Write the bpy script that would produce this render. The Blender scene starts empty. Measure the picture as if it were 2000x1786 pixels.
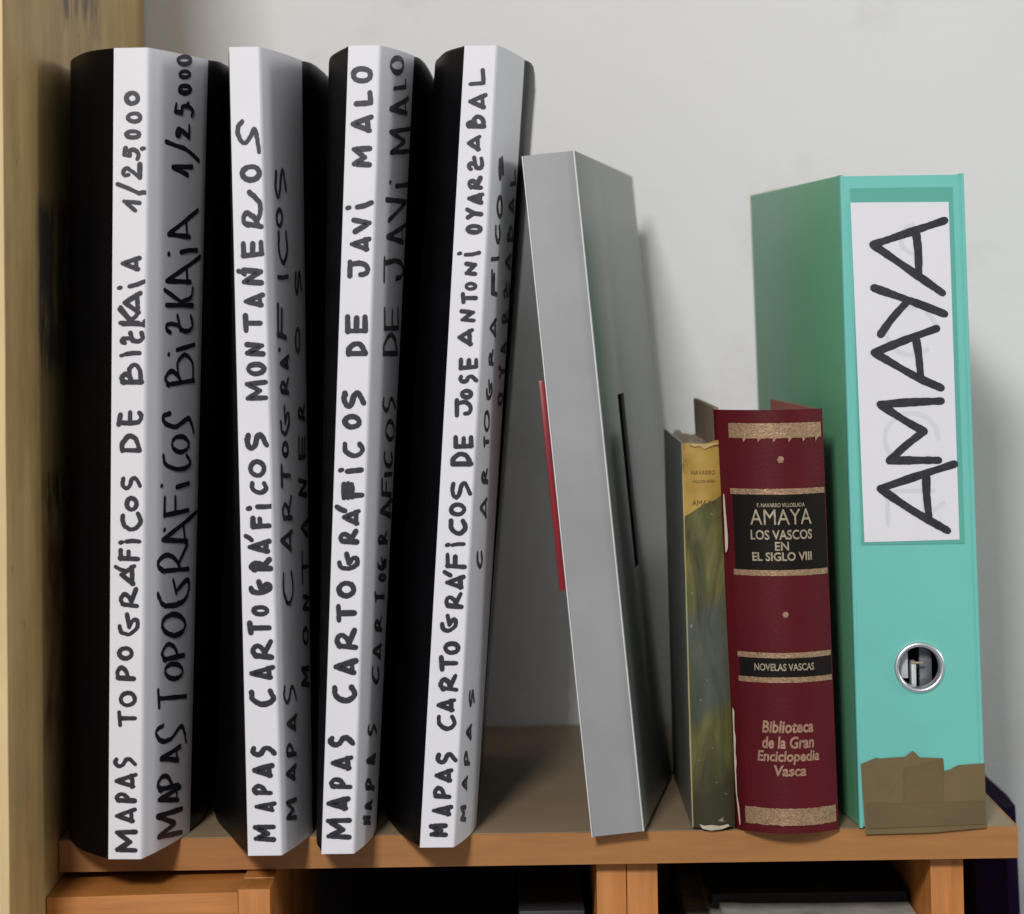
import bpy, bmesh, math, random
from mathutils import Vector, Matrix, noise
random.seed(7)
S=bpy.context.scene
COL=S.collection
# ------------------------------------------------------------------ camera
cam_d=bpy.data.cameras.new("camera"); cam=bpy.data.objects.new("camera",cam_d); COL.objects.link(cam); S.camera=cam
PITCH=math.radians(2.0); ROLL=math.radians(.86)
fwd=Vector((0,math.cos(PITCH),math.sin(PITCH))); up0=Vector((0,-math.sin(PITCH),math.cos(PITCH))); r0=Vector((1,0,0))
rt=r0*math.cos(ROLL)-up0*math.sin(ROLL); up=r0*math.sin(ROLL)+up0*math.cos(ROLL)
M=Matrix.Identity(4)
for i in range(3): M[i][0]=rt[i]; M[i][1]=up[i]; M[i][2]=-fwd[i]
M.translation=(0,-1.25,.26); cam.matrix_world=M
cam_d.sensor_width=36; cam_d.sensor_fit='HORIZONTAL'; cam_d.lens=90
cam_d.shift_x=0.0; cam_d.shift_y=-(893-(600-5000*math.tan(PITCH)))/2000
cam_d.clip_start=.05; cam_d.clip_end=50
cam_d.dof.use_dof=True; cam_d.dof.focus_distance=1.262; cam_d.dof.aperture_fstop=9
S.render.resolution_x=1024; S.render.resolution_y=914
# ------------------------------------------------------------------ world and lamps
W=bpy.data.worlds.new("World"); S.world=W; W.use_nodes=True
W.node_tree.nodes["Background"].inputs[0].default_value=(.97,.985,1.0,1); W.node_tree.nodes["Background"].inputs[1].default_value=.255
def area(name,loc,target,size,power,col,sy=None):
    l=bpy.data.lights.new(name,'AREA'); l.energy=power; l.color=col; l.size=size
    if sy: l.shape='RECTANGLE'; l.size_y=sy
    o=bpy.data.objects.new(name,l); COL.objects.link(o); o.location=loc
    o.rotation_euler=(Vector(target)-Vector(loc)).to_track_quat('-Z','Y').to_euler(); return o
area("ceiling_lamp",(-.52,-2.55,1.42),(0,.1,.15),.34,54,(1,.98,.97))
area("window_light",(1.95,-.60,.75),(0,.15,.2),.45,8.0,(.97,.99,1.0))
S.view_settings.view_transform='Standard'; S.view_settings.look='None'; S.view_settings.exposure=0; S.view_settings.gamma=1
S.render.engine='CYCLES'; S.cycles.max_bounces=8
# ------------------------------------------------------------------ materials
def nt(m): return m.node_tree.nodes, m.node_tree.links
def mat(name,col,rough=.6,metal=0,spec=.5,var=.08,scale=30,bump=.0,bscale=200,stretch=(1,1,1),col2=None,coat=0):
    m=bpy.data.materials.new(name); m.use_nodes=True; N,L=nt(m); b=N["Principled BSDF"]
    b.inputs["Roughness"].default_value=rough; b.inputs["Metallic"].default_value=metal; b.inputs["Specular IOR Level"].default_value=spec
    if coat: b.inputs["Coat Weight"].default_value=coat; b.inputs["Coat Roughness"].default_value=.25
    tc=N.new("ShaderNodeTexCoord"); mp=N.new("ShaderNodeMapping"); mp.inputs["Scale"].default_value=stretch
    L.new(tc.outputs["Object"],mp.inputs[0])
    n=N.new("ShaderNodeTexNoise"); n.inputs["Scale"].default_value=scale; n.inputs["Detail"].default_value=6; n.inputs["Roughness"].default_value=.6
    L.new(mp.outputs[0],n.inputs[0])
    r=N.new("ShaderNodeValToRGB"); e=r.color_ramp.elements; e[0].position=.3; e[1].position=.72
    c2=col2 or tuple(min(1,c*(1+var)) for c in col); c1=col if col2 else tuple(c*(1-var) for c in col)
    e[0].color=(*c1,1); e[1].color=(*c2,1)
    L.new(n.outputs[0],r.inputs[0]); L.new(r.outputs[0],b.inputs["Base Color"])
    if bump:
        n2=N.new("ShaderNodeTexNoise"); n2.inputs["Scale"].default_value=bscale; n2.inputs["Detail"].default_value=5; L.new(mp.outputs[0],n2.inputs[0])
        bp=N.new("ShaderNodeBump"); bp.inputs["Strength"].default_value=bump; bp.inputs["Distance"].default_value=.0006
        L.new(n2.outputs[0],bp.inputs["Height"]); L.new(bp.outputs[0],b.inputs["Normal"])
    return m
def blot(m,col,lo,hi,scale,stretch=(1,1,1),seed=0.,box=None,soft=.01):
    """lay stains of another colour over a material, optionally only inside a box of object space"""
    N,L=nt(m); b=N["Principled BSDF"]; src=b.inputs["Base Color"].links[0].from_socket
    tc=N.new("ShaderNodeTexCoord"); mp=N.new("ShaderNodeMapping"); mp.inputs["Scale"].default_value=stretch; mp.inputs["Location"].default_value=(seed,seed*.7,seed*1.3)
    L.new(tc.outputs["Object"],mp.inputs[0]); n=N.new("ShaderNodeTexNoise"); n.inputs["Scale"].default_value=scale; n.inputs["Detail"].default_value=8; n.inputs["Roughness"].default_value=.65
    L.new(mp.outputs[0],n.inputs[0]); mr=N.new("ShaderNodeMapRange"); mr.inputs[1].default_value=lo; mr.inputs[2].default_value=hi; L.new(n.outputs[0],mr.inputs[0]); fac=mr.outputs[0]
    if box:
        sp=N.new("ShaderNodeSeparateXYZ"); 
        ad=N.new("ShaderNodeVectorMath"); ad.operation='MULTIPLY_ADD'; cn=N.new("ShaderNodeTexNoise"); cn.inputs["Scale"].default_value=scale*.5
        L.new(tc.outputs["Object"],cn.inputs[0]); L.new(cn.outputs["Color"],ad.inputs[0]); ad.inputs[1].default_value=(soft*2,)*3; L.new(tc.outputs["Object"],ad.inputs[2])
        L.new(ad.outputs[0],sp.inputs[0])
        for ax,(a,c) in box.items():
            for v,s in ((a,1),(c,-1)):
                k=N.new("ShaderNodeMapRange"); k.inputs[1].default_value=v+soft-(soft*.5*s); k.inputs[2].default_value=v+soft+(soft*.5*s)
                L.new(sp.outputs["XYZ".index(ax)],k.inputs[0]); mu=N.new("ShaderNodeMath"); mu.operation='MULTIPLY'; L.new(fac,mu.inputs[0]); L.new(k.outputs[0],mu.inputs[1]); fac=mu.outputs[0]
    mx=N.new("ShaderNodeMix"); mx.data_type='RGBA'; L.new(fac,mx.inputs[0]); L.new(src,mx.inputs[6]); mx.inputs[7].default_value=(*col,1)
    L.new(mx.outputs[2],b.inputs["Base Color"]); return m
PAPER=mat("white_paper",(.80,.79,.83),.55,var=.02,scale=25,bump=.15,bscale=60)
INK=mat("marker_ink",(.012,.012,.018),.45,col2=(.032,.030,.042),scale=260)
SIDEINK=mat("flank_sheen_ink",(.02,.02,.024),.5,col2=(.12,.115,.125),scale=160)  # greyer tone paints in the sheen of glossy marker on the flanks
BLACK=mat("black_board",(.0022,.0018,.0028),.45,spec=.14,var=.3,bump=.25,bscale=900)
WALL=mat("wall_plaster",(.80,.80,.795),.9,spec=.2,var=.022,scale=4,bump=.6,bscale=110)
blot(WALL,(.70,.69,.67),.56,.75,9,seed=1.7)
TOP=mat("shelf_laminate",(.30,.215,.13),.55,var=.08,scale=9,stretch=(.6,6,6),bump=.1,bscale=300)
EDGE=mat("edge_banding",(.41,.178,.052),.5,var=.10,scale=60,stretch=(.5,1,5),bump=.1,bscale=400)
ORANGE=mat("orange_wood",(.53,.20,.044),.45,var=.2,scale=40,stretch=(4,1,.35),bump=.12,bscale=300)
ORANGEH=mat("orange_wood_across",(.53,.20,.044),.45,var=.2,scale=40,stretch=(.35,1,4),bump=.12,bscale=300)
SHADEWOOD=mat("bay_shade_wood",(.020,.009,.006),.8,var=.3,scale=20)  # darkness of the bays painted into the wood tone
PINE=mat("pine_board",(.55,.375,.145),.6,var=.16,scale=16,stretch=(1,2.2,.5),bump=.4,bscale=120)
blot(PINE,(.15,.115,.10),.36,.50,42,(1,1,.5),seed=.3,box={'Z':(1.130,1.215),'Y':(-.118,.05)},soft=.012)
blot(PINE,(.05,.03,.02),.47,.60,50,(1,1,.5),seed=4.3,box={'Z':(1.030,1.085),'Y':(-.108,.05)},soft=.012)
blot(PINE,(.16,.05,.025),.42,.62,30,(1,1,.6),seed=2.3,box={'Z':(.955,1.05),'Y':(-.11,.05)},soft=.02)
blot(PINE,(.13,.085,.06),.44,.54,55,(1,2,.6),seed=8.1,box={'Z':(1.315,1.41),'Y':(-.04,.085)},soft=.012)
blot(PINE,(.05,.03,.02),.66,.70,60,(1,1,.6),seed=6.1); blot(PINE,(.34,.20,.075),.42,.75,11,(1,1.6,.7),seed=3.1)
PINEEDGE=mat("pine_edge",(.70,.52,.26),.6,var=.12,scale=40,stretch=(1,1,.3),bump=.3,bscale=200)
GREY=mat("grey_book_cloth",(.325,.33,.33),.55,var=.08,scale=16,bump=.12,bscale=900)
GREYSIDE=mat("grey_cover_lacquer",(.11,.128,.114),.33,var=.06,scale=20,bump=.03,bscale=300)
GREYEDGE=mat("worn_board_edge",(.66,.67,.66),.7,var=.1,scale=90)
REDP=mat("red_plastic",(.24,.012,.018),.35,var=.1)
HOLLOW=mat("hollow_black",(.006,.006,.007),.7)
MAROON=mat("maroon_leatherette",(.095,.0038,.0090),.5,spec=.25,var=.14,scale=35,bump=.25,bscale=700)
BLKPANEL=mat("black_leatherette",(.006,.004,.003),.55,spec=.2,bump=.2,bscale=700)
GOLD=mat("gold_tooling",(.38,.245,.14),.45,metal=.4,var=.35,scale=600,bump=.7,bscale=1100)
GOLD2=mat("gold_lettering",(.42,.36,.25),.45,metal=.3,var=.35,scale=500)
GOLD3=mat("pink_gold_lettering",(.42,.24,.16),.45,metal=.3,var=.35,scale=500)
KRAFT=mat("kraft_cover",(.245,.18,.12),.8,var=.12,scale=30,bump=.2,bscale=200)
PINK=mat("pink_endpaper",(.46,.16,.13),.8,var=.1)
PAGES=mat("aged_pages",(.33,.27,.20),.9,var=.2,scale=60,stretch=(30,1,1),bump=.6,bscale=90)
OLDGREY=mat("dark_green_cover",(.15,.16,.145),.5,var=.15,scale=30)
TORN=mat("torn_paper",(.50,.44,.35),.9,var=.12,scale=150)
FADED=mat("faded_yellow_paper",(.50,.36,.15),.8,var=.15,scale=150)
AQUA=mat("aqua_plastic",(.172,.575,.505),.42,var=.05,scale=12,bump=.12,bscale=1200,coat=.1)
GREEN=mat("green_plastic",(.17,.49,.27),.40,var=.04,scale=14,bump=.12,bscale=1200)
POCKET=mat("pocket_film",(.12,.44,.36),.3,var=.03,scale=12,coat=.3)
CHROME=mat("chromed_ring",(.85,.87,.90),.36,metal=1,var=.03)
PLATE=mat("lever_plate_metal",(.62,.64,.67),.5,metal=.35,var=.2)
STEEL=mat("lever_steel",(.20,.21,.24),.45,metal=.5,var=.2)
TAPE=mat("brown_packing_tape",(.175,.125,.055),.38,var=.10,scale=28,bump=.2,bscale=60,coat=.15)
TAPE2=mat("doubled_packing_tape",(.150,.105,.045),.38,var=.10,scale=28,bump=.2,bscale=60,coat=.15)
PURPLE=mat("dark_purple_cloth",(.009,.002,.020),.9,spec=.1,var=.3,scale=90,bump=.3,bscale=500)
MAG=mat("grey_magazine_paper",(.50,.49,.43),.8,var=.3,scale=60,stretch=(1,1,20))
# painted jacket of the thin old book
def jacket():
    m=bpy.data.materials.new("painted_book_jacket"); m.use_nodes=True; N,L=nt(m); b=N["Principled BSDF"]; b.inputs["Roughness"].default_value=.38
    tc=N.new("ShaderNodeTexCoord"); sp=N.new("ShaderNodeSeparateXYZ"); L.new(tc.outputs["Object"],sp.inputs[0])
    def math_(op,a,c):
        k=N.new("ShaderNodeMath"); k.operation=op
        for i,v in enumerate((a,c)):
            if isinstance(v,(int,float)): k.inputs[i].default_value=v
            else: L.new(v,k.inputs[i])
        return k.outputs[0]
    mp=N.new("ShaderNodeMapping"); mp.inputs["Rotation"].default_value=(0,.7,0); mp.inputs["Scale"].default_value=(3,1,.8); L.new(tc.outputs["Object"],mp.inputs[0])
    n=N.new("ShaderNodeTexNoise"); n.inputs["Scale"].default_value=28; n.inputs["Detail"].default_value=5; n.inputs["Distortion"].default_value=.8; L.new(mp.outputs[0],n.inputs[0])
    r=N.new("ShaderNodeValToRGB"); L.new(n.outputs[0],r.inputs[0]); e=r.color_ramp.elements
    e[0].position=.33; e[0].color=(.035,.032,.012,1); e[1].position=.70; e[1].color=(.22,.20,.065,1); k=e.new(.52); k.color=(.10,.095,.028,1)
    # grey-green strokes in the middle, dark olive at the foot
    r2=N.new("ShaderNodeValToRGB"); L.new(n.outputs[0],r2.inputs[0]); e=r2.color_ramp.elements
    e[0].position=.3; e[0].color=(.035,.042,.028,1); e[1].position=.72; e[1].color=(.115,.125,.09,1)
    zz=math_('ADD',sp.outputs[2],math_('MULTIPLY',sp.outputs[0],-.55))
    def band(lo,hi,s=.004):
        a=N.new("ShaderNodeMapRange"); a.inputs[1].default_value=lo-s; a.inputs[2].default_value=lo+s; L.new(zz,a.inputs[0])
        c=N.new("ShaderNodeMapRange"); c.inputs[1].default_value=hi+s; c.inputs[2].default_value=hi-s; L.new(zz,c.inputs[0])
        return math_('MULTIPLY',a.outputs[0],c.outputs[0])
    def mix(f,a,c):
        x=N.new("ShaderNodeMix"); x.data_type='RGBA'; L.new(f,x.inputs[0]); L.new(a,x.inputs[6])
        if isinstance(c,tuple): x.inputs[7].default_value=(*c,1)
        else: L.new(c,x.inputs[7])
        return x.outputs[2]
    col=mix(band(.052,.106),r.outputs[0],r2.outputs[0])
    col=mix(band(-.05,.020,.008),col,(.040,.034,.014))
    # yellow title field, cut off slantwise
    n3=N.new("ShaderNodeTexNoise"); n3.inputs["Scale"].default_value=70; L.new(tc.outputs["Object"],n3.inputs[0])
    yl=N.new("ShaderNodeValToRGB"); L.new(n3.outputs[0],yl.inputs[0]); e=yl.color_ramp.elements; e[0].position=.3; e[0].color=(.36,.205,.035,1); e[1].position=.75; e[1].color=(.52,.335,.075,1)
    edge=math_('ADD',math_('MULTIPLY',math_('SUBTRACT',sp.outputs[0],0.0),.60),math_('MULTIPLY',n3.outputs[0],.004))
    f=N.new("ShaderNodeMapRange"); f.inputs[1].default_value=.1525; f.inputs[2].default_value=.1532; L.new(math_('SUBTRACT',sp.outputs[2],edge),f.inputs[0])
    JB=f; col=mix(f.outputs[0],col,yl.outputs[0])
    # worn pale left edge
    sl=math_('ADD',sp.outputs[0],math_('MULTIPLY',sp.outputs[2],.0115))
    g=N.new("ShaderNodeMapRange"); g.inputs[1].default_value=.0010; g.inputs[2].default_value=.0005; L.new(sl,g.inputs[0])
    col=mix(math_('MULTIPLY',g.outputs[0],.8),col,(.50,.42,.20))
    L.new(col,b.inputs["Base Color"]); return m
# ------------------------------------------------------------------ object helpers
def thing(name,label,cat,loc,group=None):
    o=bpy.data.objects.new(name,None); COL.objects.link(o); o.location=loc; o.empty_display_size=.02; o['label']=label; o['category']=cat
    if group: o['group']=group
    return o
def link(name,me,m,parent=None,smooth=False,bevel=0,seg=2):
    """verts are given in world space; a part is stored relative to its thing"""
    loc=Vector((0,0,0))
    p=parent
    while p is not None: loc+=p.location; p=p.parent
    me.transform(Matrix.Translation(-loc))
    me.materials.append(m)
    if bevel:
        bm=bmesh.new(); bm.from_mesh(me)
        ed=[e for e in bm.edges if len(e.link_faces)==2 and e.calc_face_angle(0)>.6]
        bmesh.ops.bevel(bm,geom=ed,offset=bevel,segments=seg,profile=.6,affect='EDGES',clamp_overlap=True); bm.to_mesh(me); bm.free()
    if smooth or bevel:
        for f in me.polygons: f.use_smooth=True
        me.set_sharp_from_angle(angle=math.radians(38 if not bevel else 50))
    o=bpy.data.objects.new(name,me); COL.objects.link(o)
    if parent: o.parent=parent
    return o
def mesh(name,V,F):
    me=bpy.data.meshes.new(name); me.from_pydata(V,[],F); 
    bm=bmesh.new(); bm.from_mesh(me); bmesh.ops.recalc_face_normals(bm,faces=bm.faces); bm.to_mesh(me); bm.free(); return me
def box(name,x,y,z,m,parent=None,bevel=.0006,lean=0.,**k):
    V=[(x[i]+ (lean*(z[l]-z[0])),y[j],z[l]) for l in (0,1) for j in (0,1) for i in (0,1)]
    F=[(0,1,3,2),(4,5,7,6),(0,1,5,4),(2,3,7,6),(0,2,6,4),(1,3,7,5)]
    return link(name,mesh(name,V,F),m,parent,bevel=bevel,**k)
def loft(name,B,T,zb,zt,m,parent=None,n=1,closed=True,bevel=0,smooth=False,wob=0.):
    """solid between a plan outline at the foot and one at the head"""
    V=[];F=[];k=len(B)
    for j in range(n+1):
        t=j/n
        for i in range(k):
            x=B[i][0]+(T[i][0]-B[i][0])*t; y=B[i][1]+(T[i][1]-B[i][1])*t
            if wob:
                x+=wob*(noise.noise(Vector((x*30,y*20,t*4)))); y+=wob*(noise.noise(Vector((x*30+9,y*20,t*4))))
            z=zb+(zt-zb)*t if not isinstance(zb,list) else zb[i]+(zt[i]-zb[i])*t
            V.append((x,y,z))
    for j in range(n):
        for i in range(k if closed else k-1):
            a=j*k+i; b=j*k+(i+1)%k; F.append((a,b,b+k,a+k))
    if closed: F.append(tuple(range(k))); F.append(tuple(n*k+i for i in range(k)))
    return link(name,mesh(name,V,F),m,parent,bevel=bevel,smooth=smooth)
def grid(name,P,m,parent,thick=0.,smooth=True):
    """P[j][i] world points; optionally thickened backwards (+Y) by 'thick'"""
    h=len(P);w=len(P[0]); V=[tuple(p) for r in P for p in r]; F=[]
    for j in range(h-1):
        for i in range(w-1): a=j*w+i; F.append((a,a+1,a+1+w,a+w))
    if thick:
        o=len(V); V+=[(p[0],p[1]+thick,p[2]) for p in V]
        F+=[(f[3]+o,f[2]+o,f[1]+o,f[0]+o) for f in F[:]]
        ring=[i for i in range(w)]+[j*w+w-1 for j in range(1,h)]+[(h-1)*w+i for i in range(w-2,-1,-1)]+[j*w for j in range(h-2,0,-1)]
        for a,b in zip(ring,ring[1:]+ring[:1]): F.append((a,b,b+o,a+o))
    return link(name,mesh(name,V,F),m,parent,smooth=smooth)
CASES=[
 dict(bl=[(-0.1967, -0.0211), (-0.2063, -0.0102), (-0.2164, 0.0057), (-0.224, 0.0329), (-0.225, 0.1), (-0.225, 0.25)], br=[(-0.1812, -0.0222), (-0.1751, -0.0021), (-0.1699, 0.019), (-0.1661, 0.0397), (-0.1623, 0.0806), (-0.1612, 0.25)], tl=[(-0.1902, -0.0222), (-0.2034, -0.0105), (-0.2134, 0.01), (-0.222, 0.0404), (-0.225, 0.1), (-0.225, 0.25)], tr=[(-0.1741, -0.0222), (-0.1662, -0.001), (-0.1591, 0.0212), (-0.1531, 0.0431), (-0.1459, 0.0746), (-0.145, 0.25)]),
 dict(bl=[(-0.1305, -0.0182), (-0.138, 0.005), (-0.1438, 0.0257), (-0.1572, 0.0749), (-0.1592, 0.12), (-0.1592, 0.25)], br=[(-0.1147, -0.0185), (-0.1101, -0.001), (-0.1066, 0.0172), (-0.1043, 0.0351), (-0.104, 0.07), (-0.105, 0.25)], tl=[(-0.1352, -0.0182), (-0.1385, 0.01), (-0.14, 0.05), (-0.1415, 0.09), (-0.1425, 0.13), (-0.1425, 0.25)], tr=[(-0.1208, -0.0185), (-0.1151, 0.0049), (-0.1102, 0.0293), (-0.1065, 0.0531), (-0.1001, 0.0874), (-0.097, 0.25)]),
 dict(bl=[(-0.0956, -0.0168), (-0.098, -0.004), (-0.0997, 0.0057), (-0.102, 0.0401), (-0.103, 0.1), (-0.103, 0.25)], br=[(-0.0803, -0.0172), (-0.0766, 0.0008), (-0.0741, 0.0195), (-0.0728, 0.0378), (-0.072, 0.08), (-0.072, 0.25)], tl=[(-0.0777, -0.0172), (-0.0862, 0.0141), (-0.0911, 0.0394), (-0.0939, 0.0828), (-0.0945, 0.12), (-0.0945, 0.25)], tr=[(-0.0627, -0.0172), (-0.0571, 0.0008), (-0.0523, 0.0195), (-0.0486, 0.038), (-0.0435, 0.0739), (-0.0405, 0.25)]),
 dict(bl=[(-0.049, -0.0055), (-0.0545, 0.0084), (-0.0619, 0.0333), (-0.07, 0.079), (-0.071, 0.12), (-0.071, 0.25)], br=[(-0.0329, -0.006), (-0.0285, 0.0096), (-0.0251, 0.0259), (-0.023, 0.042), (-0.0226, 0.0622), (-0.0215, 0.25)], tl=[(-0.0218, -0.0085), (-0.0318, 0.0172), (-0.0364, 0.0477), (-0.0385, 0.0692), (-0.039, 0.12), (-0.039, 0.25)], tr=[(-0.0062, -0.0085), (-0.0008, 0.0157), (0.0038, 0.0408), (0.0073, 0.0653), (0.0128, 0.0996), (0.015, 0.25)]),
]
CASE_H=.3875
def catmull(P,n):
    P=[tuple(p) for p in P]
    Q=[tuple(2*a-b for a,b in zip(P[0],P[1]))]+P+[tuple(2*a-b for a,b in zip(P[-1],P[-2]))]
    out=[]
    for i in range(1,len(Q)-2):
        p0,p1,p2,p3=Q[i-1:i+3]
        for k in range(n):
            t=k/n
            out.append(tuple(.5*((2*b)+(-a+c)*t+(2*a-5*b+4*c-d)*t*t+(-a+3*b-3*c+d)*t**3) for a,b,c,d in zip(p0,p1,p2,p3)))
    out.append(P[-1])
    return out
def side_label(P,m=4):
    return catmull(P,m)[:3*m+1]          # from the front corner to the paper's edge
def at_len(C,f):
    L=[0.]
    for a,b in zip(C,C[1:]): L.append(L[-1]+math.hypot(b[0]-a[0],b[1]-a[1]))
    s=f*L[-1]
    for i in range(len(C)-1):
        if s<=L[i+1] or i==len(C)-2:
            t=(s-L[i])/(L[i+1]-L[i]); return (C[i][0]+(C[i+1][0]-C[i][0])*t, C[i][1]+(C[i+1][1]-C[i][1])*t)
def case_point(c,u,v,off=0.):
    """point on the paper wrapped round a case: u 0..1 across the spine, 1..2 along its right flank, v 0..1 upwards"""
    def xy(l,r,u):
        if u<=1: return (l[0][0]+(r[0][0]-l[0][0])*u, l[0][1]+(r[0][1]-l[0][1])*u)
        return at_len(side_label(r),u-1)
    def full(u):
        b=xy(c['bl'],c['br'],u); t=xy(c['tl'],c['tr'],u)
        return (b[0]+(t[0]-b[0])*v, b[1]+(t[1]-b[1])*v)
    p=full(u)
    if off:
        e=.004
        if u<=1: a,b=full(0),full(1)
        else: a,b=full(max(1,u-.03)),full(u+.03)
        dx,dy=b[0]-a[0],b[1]-a[1]; n=math.hypot(dx,dy)
        p=(p[0]+dy/n*off, p[1]-dx/n*off)
    return (p[0],p[1],v*CASE_H)

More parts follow.
